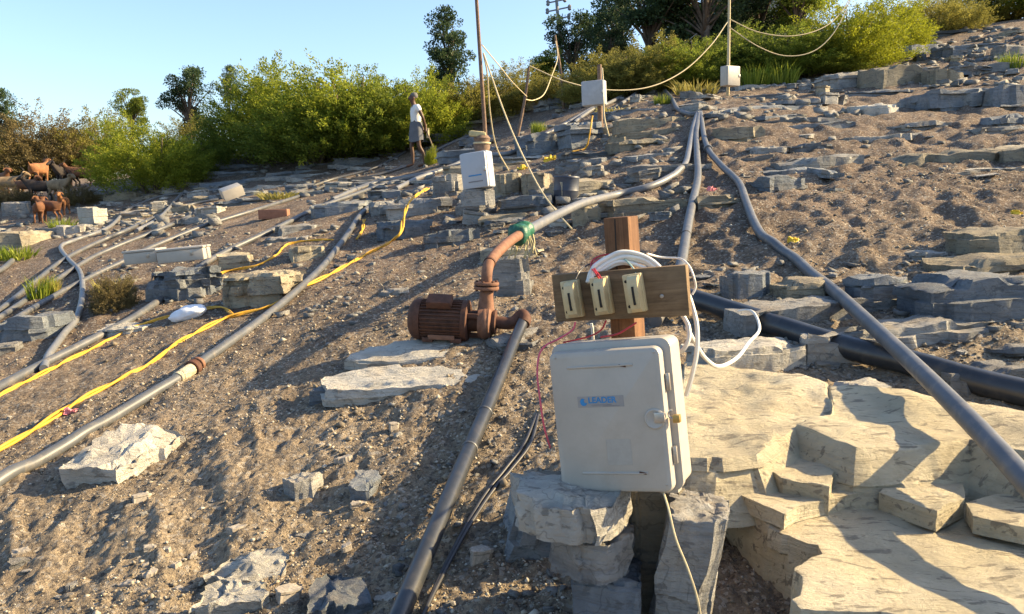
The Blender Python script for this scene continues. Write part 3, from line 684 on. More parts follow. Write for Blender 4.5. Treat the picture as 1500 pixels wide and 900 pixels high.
# left-hand pipes
A, cA = pipe([(-40,732),(0,708),(70,667),(135,629),(200,590),(262,553),(300,527),(370,478),(430,430),(478,385),(508,345),(528,315),(545,300)], 0.034, 'hose_grey', 'jointed grey pipe with brown coupling crossing the gravel', n=14, per=10)
collar(A, cA, 52, 0.043, 0.16, 'rock_cream', 'tape_wrap'); collar(A, cA, 56, 0.058, 0.05, 'rust', 'coupling'); collar(A, cA, 58, 0.052, 0.03, 'rust_pale', 'coupling')
B, cB = pipe([(-40,592),(0,567),(60,535),(130,500),(200,463),(262,420),(295,390),(335,367),(400,337),(470,303),(520,285),(570,268),(617,258)], 0.034, 'hose_grey', 'long grey pipe passing below the fallen cream boxes', n=12)
C_, cC = pipe([(-40,502),(0,481),(67,441),(133,407),(187,381),(228,360),(300,331),(377,307),(440,287),(490,268),(548,258),(600,242)], 0.031, 'hose_grey', 'grey pipe running behind the fallen cream boxes')
D_, cD = pipe([(-40,478),(0,454),(43,420),(93,381),(150,352),(197,333),(267,303),(320,292)], 0.031, 'hose_grey', 'grey pipe curving up to the goats bank')
E_, cE = pipe([(-40,488),(0,465),(67,421),(133,379),(200,350),(267,323),(320,301),(400,289),(437,281),(480,265),(547,247),(594,222)], 0.031, 'hose_grey', 'grey pipe leading up to the feet of the person')
F_, cF = pipe([(64,540),(72,520),(93,490),(114,463),(121,425),(117,398),(103,383),(89,362),(110,352),(160,333),(187,308),(233,288),(283,282),(333,277)], 0.031, 'hose_light', 'pale looping pipe dropping over the blue-grey boulder')
G_, cG = pipe([(-40,412),(0,396),(18,382)], 0.038, 'hose_grey', 'stub of grey pipe by the bright grass tuft')
H_, cH = pipe([(200,338),(233,320),(252,300),(266,284)], 0.034, 'hose_light', 'short pale pipe bending up beside the white stones')
for q, l, m in [([(487,293),(547,268),(613,257),(650,248),(700,236)], 'grey pipe on the boulders just below the person', 'hose_light'),
             ([(580,277),(613,261),(657,246),(700,228),(743,226),(775,212),(793,200),(827,183),(857,165),(882,152)], 'pale pipe climbing past the weathered grey control box', 'hose_light'),
             ([(620,231),(660,210),(700,195)], 'short grey pipe on the rocks behind the person', 'hose_grey'),
             ([(842,180),(868,160),(890,153),(918,137),(945,122)], 'pale pipe on the slope above the layered ledge', 'hose_light'),
             ([(910,152),(926,142),(940,128)], 'short pale pipe beside the weathered grey control box', 'hose_light'),
             ([(970,128),(984,145),(992,160),(1010,168),(1024,168)], 'grey pipe feeding the top of the three pipes', 'hose_grey')]:
    pipe(q, 0.04, m, l, n=10)

# yellow ropes: two strands laid together
def rope(px, label, r=0.010, mat='yellow', name='yellow_rope'):
    c = ground_path(px, r * 1.6, per=14)
    t = thing(name, label, 'rope', c[0])
    c = c - c[0]
    T = np.gradient(c, axis=0); T /= np.linalg.norm(T, axis=1)[:, None] + 1e-9
    s = np.concatenate([[0], np.cumsum(np.linalg.norm(np.diff(c, axis=0), axis=1))])
    u = np.cross(T, [0, 0, 1.0]); w = np.cross(u, T)
    for k in range(2):
        a = s * 9 + math.pi * k
        wob = 0.012 * np.sin(s * 5 + k)
        V, Fs = tube_geo(c + r * 0.9 * (np.cos(a)[:, None] * u + np.sin(a)[:, None] * w) + u * wob[:, None], r, 7)
        link('strand', mesh_np('strand', V, Fs, M[mat]), t)
    return t
rope([(-30,672),(0,656),(60,622),(130,580),(200,543),(268,500),(320,470),(352,460),(400,447),(432,428),(470,408),(520,382),(560,362),(583,346,8.3),(592,320,8.6),(600,296,9.0),(612,284,9.4),(628,276,9.8)], 'bright yellow rope snaking down the middle of the gravel slope', r=0.010)
rope([(-20,592),(30,566),(90,535),(140,508),(200,478),(260,462),(320,450),(345,462)], 'yellow rope lying beside the long grey pipe', r=0.0088)
rope([(300,440,8.0),(325,410,8.6),(380,388),(402,375),(420,360),(450,354),(488,352)], 'yellow rope looped over the squared tan block', r=0.0088)
rope([(868,170,13.0),(864,195,12.9),(857,218),(838,224)], 'thin yellow rope hanging below the weathered grey control box', r=0.012)
rope([(522,350),(532,333),(534,322)], 'short yellow rope end beside the sunken pipe', r=0.010)

def cable(pts, r, mat, label, name='cable', cat='cable', per=10, n=7, group=None):
    c = catmull([P(*q) for q in pts], per)
    o = tube_obj(name, c, r, M[mat], None, n); return tag(o, label, cat, group)
for k, dx in enumerate((0, 9)):
    cc = ground_path([(786+dx*.3,608),(768+dx,650),(738+dx,690),(708+dx*.8,728),(672+dx*.5,790),(642+dx*.3,850),(624,892),(600,940)], 0.009, keep=False)
    tag(tube_obj('black_cable', cc, 0.0085, M['black_wire'], None, 8), ['inner thin black cable beside the suction pipe', 'outer thin black cable nearer the cairn'][k], 'cable')
PATHS.append(cc[:, :2])

# ------------------------------------------------------------------ control boxes
def rounded_panel(mb, cx, cz, w, h, y0, y1, r, bev, seg=5):
    """box with rounded corners in XZ, from y0 (back) to y1 (front), front edge bevelled"""
    def ringpts(ins, y):
        out = []; rr = max(r - ins, 0.001); hw, hh = w / 2 - ins, h / 2 - ins
        for q in range(4):
            sx, sz = [(1, 1), (-1, 1), (-1, -1), (1, -1)][q]
            for k in range(seg + 1):
                a = q * math.pi / 2 + k * math.pi / 2 / seg
                out.append((cx + sx * (hw - rr) + rr * math.cos(a), y, cz + sz * (hh - rr) + rr * math.sin(a)))
        return out
    d = 1 if y1 > y0 else -1
    rings = [ringpts(0, y0), ringpts(0, y1 - d * bev), ringpts(bev * .3, y1 - d * bev * .3), ringpts(bev, y1)]
    n = len(rings[0]); V = [p for g in rings for p in g]; Fs = []
    for i in range(3):
        for k in range(n): Fs.append((i*n+k, (i+1)*n+k, (i+1)*n+(k+1) % n, i*n+(k+1) % n))
    Fs.append(tuple(3*n+k for k in range(n))[::-1]); Fs.append(tuple(range(n)))
    mb.add(V, Fs); return mb

def text_mesh(txt, size, mat, parent, loc, rot, extrude=0.0004, name='lettering', bold=0.0):
    cu = bpy.data.curves.new(name, 'FONT'); cu.body = txt; cu.size = size; cu.extrude = extrude; cu.align_x = 'LEFT'; cu.offset = bold
    tmp = bpy.data.objects.new('tmp', cu); COL.objects.link(tmp)
    dg = bpy.context.evaluated_depsgraph_get(); me = bpy.data.meshes.new_from_object(tmp.evaluated_get(dg))
    bpy.data.objects.remove(tmp); me.materials.clear(); me.materials.append(M[mat])
    return link(name, me, parent, loc, rot)

def near_box():
    w, h = 0.345, 0.425
    yaw, roll = math.radians(-25), math.radians(-8.0)
    c = P(897, 613, 2.25)
    t = thing('control_box', 'near ivory plastic control box with blue lettering, tilted on the cairn', 'control box', c)
    t.rotation_mode = 'QUATERNION'
    t.rotation_quaternion = (Matrix.Rotation(yaw, 3, 'Z') @ Matrix.Rotation(math.radians(-3), 3, 'X') @ Matrix.Rotation(roll, 3, 'Y')).to_quaternion()
    # back shell (with flange), door, ribs
    mb = MB(); rounded_panel(mb, 0.006, 0.006, w + .014, h + .012, 0.135, 0.022, 0.026, 0.006); body = mb.obj('shell', M['ivory'], t)
    mb = MB(); rounded_panel(mb, 0.004, 0.004, w + .024, h + .020, 0.040, 0.018, 0.03, 0.004); mb.obj('rim', M['ivory'], body)
    mb = MB(); rounded_panel(mb, -0.004, -0.004, w - .002, h - .004, 0.016, -0.026, 0.024, 0.014, 6); door = mb.obj('door', M['ivory'], t)
    for z in (0.158, -0.157):
        mb = MB(); mb.tube(catmull([(-.115 if z > 0 else -.10, -.0255, z), (0, -.0265, z), (.085 if z > 0 else .10, -.0255, z)], 4), .0042, 8); mb.obj('rib', M['ivory'], door)
    # latch: round dished thumb cut, hasp plate and small padlock on the opening side
    mb = MB(); mb.lathe([(0.030, 0.004), (0.030, -0.003), (0.026, -0.006), (0.020, -0.003), (0.001, -0.002)], 'y', 24, (0.135, -0.026, 0.0)); mb.obj('thumb_recess', M['ivory'], door)
    mb = MB(); mb.box((0.150, -0.032, 0.004), (0.03, 0.006, 0.03), None, .002); mb.obj('hasp', M['steel'], t)
    mb = MB(); mb.box((0.193, -0.006, -0.004), (0.02, 0.022, 0.022), None, .002); lock = mb.obj('padlock', M['brass'], t)
    a = np.linspace(0, math.pi, 9); mb = MB(); mb.tube([(0.184 - 0.012 * math.sin(q), -0.016, 0.010 + .012 * math.cos(q)) for q in a], 0.0028, 7); mb.obj('shackle', M['steel'], lock)
    for z in (0.10, -0.11):
        mb = MB(); mb.box((0.175, 0.006, z), (0.012, 0.014, 0.05), None, .002); mb.obj('catch', M['steel'], t)
    for z in (0.13, -0.13):
        mb = MB(); mb.lathe([(0.007, -.03), (0.007, .03)], 'z', 10, (-w / 2 - 0.003, 0.02, z)); mb.obj('hinge', M['ivory'], t)
    # foot lug below the shell
    mb = MB(); mb.box((0.13, 0.085, -0.222), (0.06, 0.05, 0.035), None, .008); mb.obj('lug', M['ivory'], t)
    # printed sticker
    mb = MB(); mb.box((-0.022, -0.0263, 0.055), (0.142, 0.0012, 0.033), None, 0); st = mb.obj('sticker', M['sticker'], t, smooth=False)
    L = MB(); pts = []
    for k in range(13):
        a_ = math.radians(110 + k * 17); pts.append((-0.074 + .011 * math.cos(a_), -0.0275, 0.055 + .0115 * math.sin(a_)))
    inn = []
    for k in range(13):
        a_ = math.radians(110 + k * 17); inn.append((-0.070 + .006 * math.cos(a_) + .003, -0.0275, 0.058 + .006 * math.sin(a_)))
    L.add(pts + inn, [(k, k + 1, 14 + k, 13 + k) for k in range(12)]); L.obj('emblem', M['blue'], st, smooth=False)
    text_mesh('LEADER', 0.0245, 'blue', st, (-0.060, -0.0272, 0.0515), (math.pi / 2, 0, 0), bold=0.0006)
    mb = MB()
    mb.box((-0.020, -0.0273, 0.0452), (0.062, .0006, .0016)); mb.box((0.010, -0.0273, 0.0418), (0.05, .0006, .0012))
    mb.obj('underline', M['greyprint'], st, smooth=False)
    mb = MB(); mb.box((0.02, -0.0263, -0.095), (0.075, 0.0008, 0.075)); mb.obj('faded_stamp', M['ivory_faded'], t, smooth=False)
    for (x, z) in ((.055, .1565), (.085, -.1555)):
        mb = MB(); mb.box((x, -.0285, z), (.022, .002, .006), (0, .2, 0), .001); mb.obj('rust_spot', M['rust'], t)
    for (x, z) in ((-.15, .19), (.15, .19), (-.15, -.19), (.15, -.19)):
        mb = MB(); mb.lathe([(.005, .001), (.005, -.002), (.003, -.003)], 'y', 10, (x, -.0235, z)); mb.obj('screw', M['steel'], door)
    return t
near_box()

def small_box(c, w, h, d, yaw, roll, label, mat='ivory', name='control_box', lines=False, group=None, pitch=0):
    t = thing(name, label, 'control box', c, group=group); t.rotation_mode = 'QUATERNION'
    t.rotation_quaternion = (Matrix.Rotation(yaw, 3, 'Z') @ Matrix.Rotation(pitch, 3, 'X') @ Matrix.Rotation(roll, 3, 'Y')).to_quaternion()
    mb = MB(); rounded_panel(mb, 0, 0, w, h, d * .5, -d * .3, 0.02, 0.006, 3); mb.obj('shell', M[mat], t)
    mb = MB(); rounded_panel(mb, -.003, -.003, w - .012, h - .012, -d * .31, -d * .5, 0.018, 0.01, 3); dr = mb.obj('door', M[mat], t)
    mb = MB(); mb.box((w * .42, -d * .5 - .004, 0), (.03, .012, .05), None, .003); mb.obj('latch', M['steel'], dr)
    if lines:
        for z, ww in ((-.06, .5), (-.13, .55)):
            mb = MB(); mb.box((0.01, -d * .5 - .0015, z), (w * ww, .003, .014), None, 0); mb.obj('label_strip', M['blue' if z > -.1 else 'greyprint'], dr)
    return t
M['ivory_blue'] = plain('pale_white_plastic', (0.43, 0.445, 0.47), 0.5, var=0.06, scale=5, dirt=(0.42, 0.38, 0.32), dirtamt=0.3, bumpd=0)
M['grey_box'] = plain('weathered_grey_plastic', (0.42, 0.42, 0.42), 0.6, var=0.15, scale=6, dirt=(0.28, 0.25, 0.22), dirtamt=0.5, bumpd=0)
b2 = P(699, 250, 9.15); small_box(b2, 0.33, 0.415, 0.19, math.radians(-22), math.radians(-7), 'blue-white control box on stacked stones beside the tall wooden pole', 'ivory_blue', lines=True)
b3 = P(870, 137, 14.0); small_box(b3, 0.40, 0.42, 0.2, math.radians(-20), math.radians(-3), 'weathered grey control box fixed to a stake above the ledge', 'grey_box')
b4 = P(1070, 112, 16.6); small_box(b4, 0.37, 0.40, 0.2, math.radians(32), math.radians(-2), 'sunlit white control box hanging on the upper pole among boulders', 'ivory')
# fallen boxes on the left bank
for (x, y, Y, L, yaw, lab) in [(213, 377, 8.9, 0.36, 0.05, 'shaded cream box casing lying on the hollow wall stone'), (270, 374, 8.75, 0.50, 0.10, 'sunlit cream box casing lying end to end with another')]:
    t = thing('fallen_box', lab, 'box', P(x, y, Y), (0, -0.10, yaw))
    mb = MB(); mb.box((0, 0, 0), (L, 0.3, 0.13), None, .015); mb.obj('casing', M['ivory'], t)
    mb = MB(); mb.box((0, 0, .078), (L + .02, 0.32, 0.025), None, .01); mb.obj('lid', M['ivory'], t)
    mb = MB(); mb.box((L * .25, -.153, .02), (.03, .01, .05), None, .003); mb.obj('latch', M['steel'], t)
t = thing('fallen_box', 'small cream box tipped on its side among the left bank stones', 'box', P(339, 281, 14.3), (0.2, -0.35, 0.5))
mb = MB(); mb.box((0, 0, 0), (.36, .3, .18), None, .015); mb.obj('casing', M['ivory'], t)
mb = MB(); mb.box((0.0, -.16, 0), (.37, .03, .19), None, .01); mb.obj('lid', M['ivory'], t)

# ------------------------------------------------------------------ wooden post with fuse board
def fuse_post():
    base = P(925, 560, 2.50); top = P(910, 318, 2.50)
    zb = gz(base[0], base[1]) - 0.15
    lean = math.atan2(top[0] - base[0], top[2] - base[2])
    t = thing('wooden_post', 'reddish sawn timber post carrying a crosswise fuse board', 'post', (base[0], base[1], base[2]), (math.radians(1), lean, math.radians(-25)))
    H = (top[2] - base[2]) / math.cos(lean); lo = zb - base[2]
    mb = MB(); mb.box((0, 0, (H + lo) / 2), (0.080, 0.115, H - lo), None, .004); mb.obj('timber', M['post'], t)
    mb = MB(); mb.box((-.004, -.0577, H - .10), (0.004, 0.002, .19), (0, .02, 0)); mb.obj('drying_crack', M['slot'], t)
    bc = P(908, 431, 2.395)
    bd = MB(); bd.box((0, 0, 0), (0.425, 0.036, 0.150), None, .003)
    inv = t.matrix_basis.copy()
    Mt = Matrix.Translation(t.location) @ t.rotation_euler.to_matrix().to_4x4()
    loc = Mt.inverted() @ Vector(bc)
    b = bd.obj('board', M['board'], t, loc, (0, math.radians(-1.5) - 0.0, 0))
    mb = MB(); mb.lathe([(0.006, 0.004), (0.006, -.004), (.003, -.006)], 'y', 10, (0.135, -0.018, -0.012)); mb.obj('screw', M['steel'], b)
    bpy.context.view_layer.update()
    return t, b
post, board = fuse_post()
BW = board.matrix_world.copy()
FUSE_POS = []
for k, (fx, fz) in enumerate([(-0.143, -0.003), (-0.046, 0.002), (0.058, 0.004)]):
    lab = ['cream porcelain fuse holder at the board end with black wire', 'middle cream porcelain fuse holder with red wire', 'cream porcelain fuse holder with green wire, nearest the bare screw'][k]
    loc = BW @ Vector((fx, -0.0185, fz)); FUSE_POS.append(loc)
    t = thing('fuse_holder', lab, 'fuse holder', loc, group='fuse holders on the timber board')
    t.rotation_mode = 'QUATERNION'; t.rotation_quaternion = BW.to_quaternion() @ Euler((0, math.radians(-4), 0)).to_quaternion()
    mb = MB(); mb.box((0, -0.014, 0), (0.058, 0.028, 0.116), None, .004); mb.obj('base', M['fuse'], t)
    mb = MB()   # the carrier: a rounded handle standing proud
    prof = [(-.054, .0), (-.054, .022), (-.044, .034), (-.018, .039), (.018, .039), (.044, .034), (.054, .022), (.054, .0)]
    V = [(sx * .0155 + .010, -0.028 - d, z) for sx in (-1, 1) for (z, d) in prof]; n8 = len(prof)
    Fs = [tuple(range(n8))[::-1], tuple(range(n8, 2 * n8))] + [(i, i + 1, n8 + i + 1, n8 + i) for i in range(n8 - 1)]
    mb.add(V, Fs); cr = mb.obj('carrier', M['fuse'], t, sharp=30)
    mb = MB(); mb.box((0.010, -0.0662, -.004), (0.007, 0.005, 0.055), None, .001); mb.obj('grip_slot', M['slot'], cr)
    for sz in (1, -1):
        mb = MB(); mb.lathe([(.0048, .001), (.0048, -.002)], 'y', 10, (-.0185, -.0283, sz * .038)); mb.obj('screw_hole', M['slot'], t)
# cables around the board
def wire(pts, r, mat, label, name='wire', per=10, n=7):
    c = catmull(pts, per); return tag(tube_obj(name, c, r, M[mat], None, n), label, 'wire')
t = thing('cable_coil', 'coil of white cable hung over the top of fuse board', 'cable', P(920, 395, 2.47))
o0 = np.array(t.location)
rngc = random.Random(5)
for k in range(8):
    j = rngc.uniform(-3, 3); ap = 369 + k * 2.4; w_ = 54 + (k % 3) * 2; dep = 2.408 + .005 * (k % 3)
    pts = [P(917 - w_ + j, 414, dep - .01), P(917 - w_ * .9 + j, ap + 23, dep), P(917 - w_ * .5, ap + 8 + j * .4, dep + .01), P(912 + j, ap, dep + .012), P(917 + w_ * .45 + j, ap + 6 - j * .4, dep + .01), P(917 + w_ * .9, ap + 22, dep), P(917 + w_ * 1.08, 414, dep - .01)]
    V, Fs = tube_geo(catmull(pts, 8) - o0, 0.0064, 8); link('loop', mesh_np('loop', V, Fs, M['white_wire']), t)
wire([P(880, 412, 2.37), P(872, 400, 2.37), P(866, 392, 2.42), P(868, 382, 2.45), P(880, 375, 2.46), P(897, 372, 2.47)], 0.0028, 'red_wire', 'red wire rising from the middle fuse holder')
wire([P(884, 413, 2.345), P(878, 404, 2.36), P(870, 392, 2.41), P(872, 383, 2.44), P(890, 378, 2.46)], 0.0028, 'red_wire', 'second red wire looping behind the fuse board')
wire([P(934, 407, 2.345), P(928, 394, 2.37), P(915, 380, 2.42), P(900, 372, 2.46)], 0.0028, 'green_wire', 'pale green wire rising from a fuse holder')
wire([P(843, 409, 2.36), P(849, 398, 2.38), P(858, 390, 2.43), P(868, 386, 2.46)], 0.0026, 'black_wire', 'black wire rising from a fuse holder')
wire([P(948, 372, 2.47), P(968, 377, 2.5), P(995, 379, 2.48), P(1008, 388, 2.44), P(1015, 402, 2.42), P(1019, 420, 2.42), P(1014, 432, 2.42)], 0.0035, 'white_wire', 'twisted pale wire curling round the board end')
wire([P(1000, 462, 2.44), P(1008, 478, 2.42), P(1009, 496, 2.40), P(1003, 510, 2.40), P(996, 516, 2.41)], 0.0075, 'white_wire', 'stubby white cable end hanging below the board end')
wire([P(1006, 425, 2.43), P(1014, 448, 2.40), P(1021, 478, 2.37), P(1021, 515, 2.36), P(1014, 550, 2.36), P(1005, 580, 2.37)], 0.0075, 'white_wire', 'white cable dropping from the board end behind the box')
wire([P(1006, 480, 2.42), P(1018, 502, 2.46), P(1034, 526, 2.52), P(1054, 537, 2.6), P(1080, 524, 2.75), P(1097, 502, 3.0), P(1112, 484, 3.3), P(1108, 464, 3.65), P(1098, 455, 3.95), P(1082, 456, 4.1)], 0.0068, 'white_wire', 'loose white cable looping out over the kerb-like stone')
wire([P(843, 472, 2.36), P(838, 484, 2.36), P(818, 497, 2.37), P(800, 506, 2.36), P(790, 520, 2.34), P(787, 548, 2.31), P(791, 585, 2.29), P(797, 625, 2.29), P(806, 656, 2.32)], 0.003, 'pink_wire', 'pink wire drooping past the hinge edge of control box')
wire([P(932, 473, 2.35), P(918, 482, 2.37), P(903, 490, 2.38), P(880, 494, 2.42)], 0.003, 'red_wire', 'red wire below the fuse board crossing the post')
wire([P(888, 470, 2.36), P(880, 484, 2.38), P(860, 494, 2.40), P(825, 502, 2.4)], 0.0026, 'red_wire', 'dark red wire dropping to the box top')
wire([P(866, 474, 2.6), P(868, 486, 2.6), P(869, 512, 2.6)], 0.005, 'white_wire', 'short white conduit end behind the control box')
wire([P(972, 722, 2.16), P(979, 745, 2.12), P(990, 790, 2.08), P(1008, 835, 2.06), P(1022, 880, 2.05), P(1030, 930, 2.05)], 0.0034, 'cord', 'grey-white cable hanging from the box down the upright slab')

# ------------------------------------------------------------------ rusty pump
def pump():
    g = hit(668, 500)
    g = P(668, 499, 5.0)
    t = thing('water_pump', 'rusty brown monoblock water pump set on bleached slabs', 'pump', g, (0, math.radians(1.5), math.radians(-7)))
    s = 5.0 / F
    zc = 30 * s; R = 30 * s
    x0, x1 = -68 * s, 20 * s
    mb = MB(); mb.lathe([(R * .88, x0 + .05), (R * .93, x0 + .06), (R * .93, x1 - .02), (R * .80, x1)], 'x', 36, (0, 0, zc)); motor = mb.obj('motor', M['rust'], t)
    for k in range(34):
        a = 2 * math.pi * k / 34
        if 4.2 < a < 5.2: continue
        mb = MB(); cy, cz = math.cos(a) * R * .965, math.sin(a) * R * .965
        mb.box(((x0 + x1) / 2 + .03, cy, zc + cz), (x1 - x0 - .10, .006, R * .13), (a - math.pi / 2, 0, 0)); mb.obj('cooling_fin', M['rust'], motor, smooth=False)
    mb = MB(); mb.lathe([(R * .35, x0 - .012), (R * .72, x0 - .004), (R * .95, x0 + .018), (R * 1.03, x0 + .045), (R * 1.03, x0 + .075), (R * .96, x0 + .078)], 'x', 32, (0, 0, zc)); mb.obj('fan_cover', M['rust'], t)
    mb = MB(); mb.lathe([(R * .93, x1 - .045), (R * 1.04, x1 - .040), (R * 1.04, x1 - .008), (R * .8, x1 + .0)], 'x', 32, (0, 0, zc)); mb.obj('end_bell', M['rust'], t)
    mb = MB(); mb.box((x0 + .2, -R * .55, zc + R * .99), (.16, .10, .05), (0.5, 0, 0), .008); mb.obj('terminal_box', M['rust'], t)
    for xx in (x0 + .13, x1 - .07):
        for yy in (-.085, .085):
            mb = MB(); mb.box((xx, yy, .016), (.07, .06, .03), None, .005); mb.obj('foot', M['rust'], t)
    mb = MB(); mb.box((x0 + .22, -.04, .035), (.17, .16, .03), None, .004); mb.obj('base_plate', M['rust_pale'], t)
    mb = MB(); mb.lathe([(R * .5, x1), (R * .5, x1 + .06)], 'x', 24, (0, 0, zc)); mb.obj('shaft_housing', M['rust'], t)
    for k in range(3):
        a = math.radians(30 + 120 * k); mb = MB(); mb.box((x1 + .03, math.cos(a) * R * .7, zc + math.sin(a) * R * .7), (.08, .03, .03), None, .004); mb.obj('bracket_arm', M['rust'], t)
    # volute: a spiral casing
    xv = 44 * s; V = []; n = 40; m = 12; Fs = []
    for k in range(n):
        a = 2 * math.pi * k / n; rr = R * (0.80 + 0.22 * (k / n)); tr = .034 + .018 * k / n
        for j in range(m):
            b = 2 * math.pi * j / m; q = rr - tr + tr * math.cos(b)
            V.append((xv + tr * .95 * math.sin(b), q * math.cos(a + 1.6), zc + q * math.sin(a + 1.6)))
    for k in range(n):
        for j in range(m):
            Fs.append((k*m+j, k*m+(j+1) % m, ((k+1) % n)*m+(j+1) % m, ((k+1) % n)*m+j))
    mb = MB(); mb.add(V, Fs); mb.lathe([(R * .80, xv - .04), (R * .80, xv + .03), (R * .62, xv + .042)], 'x', 32, (0, 0, zc)); mb.obj('volute', M['rust_pale'], t)
    mb = MB(); mb.tube([(xv, .0, zc + R * .55), (xv, 0, zc + R * 1.15), (xv + .002, 0, 78 * s)], [.055, .045, .042], 18); mb.obj('discharge_neck', M['rust_pale'], t)
    for z in (78 * s, 84.5 * s):
        mb = MB(); mb.lathe([(.078, z), (.080, z + .004), (.080, z + .016), (.078, z + .020)], 'z', 28, (xv, 0, 0)); fl = mb.obj('flange', M['rust_pale'], t)
        for k in range(6):
            a = k * math.pi / 3 + .3; mb = MB(); mb.lathe([(.009, z - .012), (.009, z + .03)], 'z', 6, (xv + .062 * math.cos(a), .062 * math.sin(a), 0)); mb.obj('bolt', M['rust'], fl)
    # riser and elbow
    def L(x, y, Y): 
        Mt = Matrix.Translation(t.location) @ t.rotation_euler.to_matrix().to_4x4()
        return np.array(Mt.inverted() @ Vector(P(x, y, Y)))
    el = catmull([(xv, 0, 86 * s), (xv, .0, 100 * s), L(716, 388, 5.03), L(726, 373, 5.2), L(745, 355, 5.55), L(766, 341, 5.95)], 8)
    mb = MB(); mb.tube(el, .036, 18); rp = mb.obj('riser_pipe', M['rust_pale'], t)
    mb = MB(); mb.tube([el[17], el[18]], .041, 18); mb.obj('weld_ring', M['rust'], rp)
    # suction side
    mb = MB(); mb.lathe([(.078, xv + .045), (.080, xv + .05), (.080, xv + .066), (.05, xv + .07)], 'x', 28, (0, 0, zc)); mb.obj('flange', M['rust'], t)
    e2 = catmull([(xv + .06, 0, zc), (xv + .17, 0, zc), L(764, 462, 4.98), L(769, 467, 4.94), L(767, 475, 4.90)], 8)
    mb = MB(); mb.tube(e2, .040, 18); mb.obj('suction_pipe', M['rust'], t)
    return t
pump()
# green wrap and straw strips on the joint
t = thing('joint_wrap', 'green plastic wrap tied round the pipe joint above the pump', 'wrap', P(764, 341, 5.95))
o0 = np.array(t.location); d = P(784, 332, 6.35) - P(745, 355, 5.55); d /= np.linalg.norm(d)
pp = [o0 + d * q for q in np.linspace(-.13, .16, 16)]
V, Fs = tube_geo(np.array(pp) - o0, [0.05 + .022 * math.sin(k * 1.9) ** 2 + .01 * (k % 2) for k in range(16)], 14)
V = V + 0.012 * np.stack([vnoise(V * 30 + 4 * a, 5 + a) for a in range(3)], 1)
link('wrap', mesh_np('wrap', V, Fs, M['green_wrap']), t)
rg = random.Random(9)
for k in range(16):
    x = 762 + rg.uniform(-6, 30); e = rg.uniform(-14, 16)
    pts = np.array([P(x * .6 + 770 * .4, 344 + rg.uniform(-2, 2), 5.93), P(x + e * .4, 358, 5.88), P(x + e, 372 + rg.uniform(-6, 8), 5.85)]) - o0
    V, Fs = tube_geo(catmull(pts, 4), 0.0055, 5); link('strip', mesh_np('strip', V, Fs, M['straw']), t)

# ------------------------------------------------------------------ poles and overhead lines
def pole(pts, r, mat, label, name='pole', n=9):
    c = catmull([P(*q) for q in pts], 6); rr = np.linspace(r, r * .7, len(c))
    return tag(tube_obj(name, c, rr, M[mat], None, n), label, 'pole')
pole([(713,296,9.35),(711,205,9.3),(705,110,9.2),(698,0,9.1),(694,-70,9.05)], 0.026, 'pole_wood', 'tall thin wooden pole rising beside the blue-white control box', 'wooden_pole')
t = thing('tied_bundle', 'brown sack bundle tied to the tall wooden pole', 'bundle', P(706, 214, 9.25))
mb = MB(); mb.lathe([(.02, -.10), (.075, -.08), (.095, -.02), (.085, .05), (.10, .085), (.07, .12), (.02, .13)], 'z', 14); o = mb.obj('sack', M['pole_wood'], t)
mb = MB(); mb.lathe([(.100, .02), (.104, .03), (.100, .04)], 'z', 14); mb.obj('tie', M['cord'], t)
mb = MB(); mb.box((-.05, -.02, .13), (.2, .1, .07), (0, .1, 0), .03); mb.obj('top_fold', M['straw'], t)
pole([(1066,150,17.0),(1067,95,16.8),(1068,30,16.8),(1069,-60,16.8)], 0.036, 'cord', 'pale straight pole holding the sunlit white control box', 'upper_pole')
pole([(880,214,14.1),(879,160,14.1),(878,95,14.1)], 0.055, 'pole_wood', 'short stake behind the weathered grey control box', 'wooden_stake')
pole([(826,162,20),(822,110,20),(813,52,20)], 0.04, 'pole_wood', 'thin leaning pole among the olive bushes', 'wooden_pole')
pole([(757,205,14.5),(768,150,14.5),(775,98,14.5)], 0.03, 'pole_wood', 'leaning stick pole holding up the pale sagging cable', 'wooden_pole')
cable([(776,97,14.5),(830,120,14.6),(890,132,14.9),(950,128,15.3),(1000,105,15.8),(1040,68,16.3),(1066,32,16.75)], 0.011, 'cord', 'long pale cable sagging from stick pole to upper pole', n=8)
cable([(1068,28,16.75),(1110,47,16.8),(1160,53,17),(1205,41,17.3),(1235,14,17.6),(1262,-40,18)], 0.010, 'cord', 'upper pale cable sagging from the upper pole towards the bushes')
cable([(1068,40,16.75),(1110,68,16.8),(1150,82,17),(1190,76,17.2),(1220,50,17.4),(1242,8,17.6),(1258,-40,18)], 0.010, 'cord', 'lower pale cable sagging from the upper pole towards the bushes')
cable([(708,78,9.2),(714,110,9.3),(718,165,9.5),(727,215,9.7),(745,250,9.9)], 0.009, 'cord', 'pale guy rope nearest the tall wooden pole', 'guy_rope', 'rope')
cable([(708,78,9.2),(722,118,9.1),(740,168,8.9),(762,220,8.6),(790,275,8.2),(815,310,7.9),(838,336,7.7)], 0.009, 'cord', 'long pale guy rope slanting down from the tall wooden pole', 'guy_rope', 'rope')
cable([(706,66,9.2),(730,95,11),(752,122,13),(772,142,14.5)], 0.007, 'cord', 'thin rope from the tall wooden pole to the stick pole', 'guy_rope', 'rope')
cable([(814,60,20),(817,84,19),(808,112,18),(797,138,17),(782,147,16),(770,146,14.6)], 0.010, 'cord', 'slack pale cable between the two leaning poles')
cable([(882,100,14.0),(884,130,13.9),(885,170,13.8),(892,200,13.6)], 0.014, 'cord', 'pale cable hanging down the weathered grey control box')
cable([(1020,50,18),(1005,62,21),(985,75,26)], 0.012, 'pole_grey', 'thin dark wire running back into the trees')
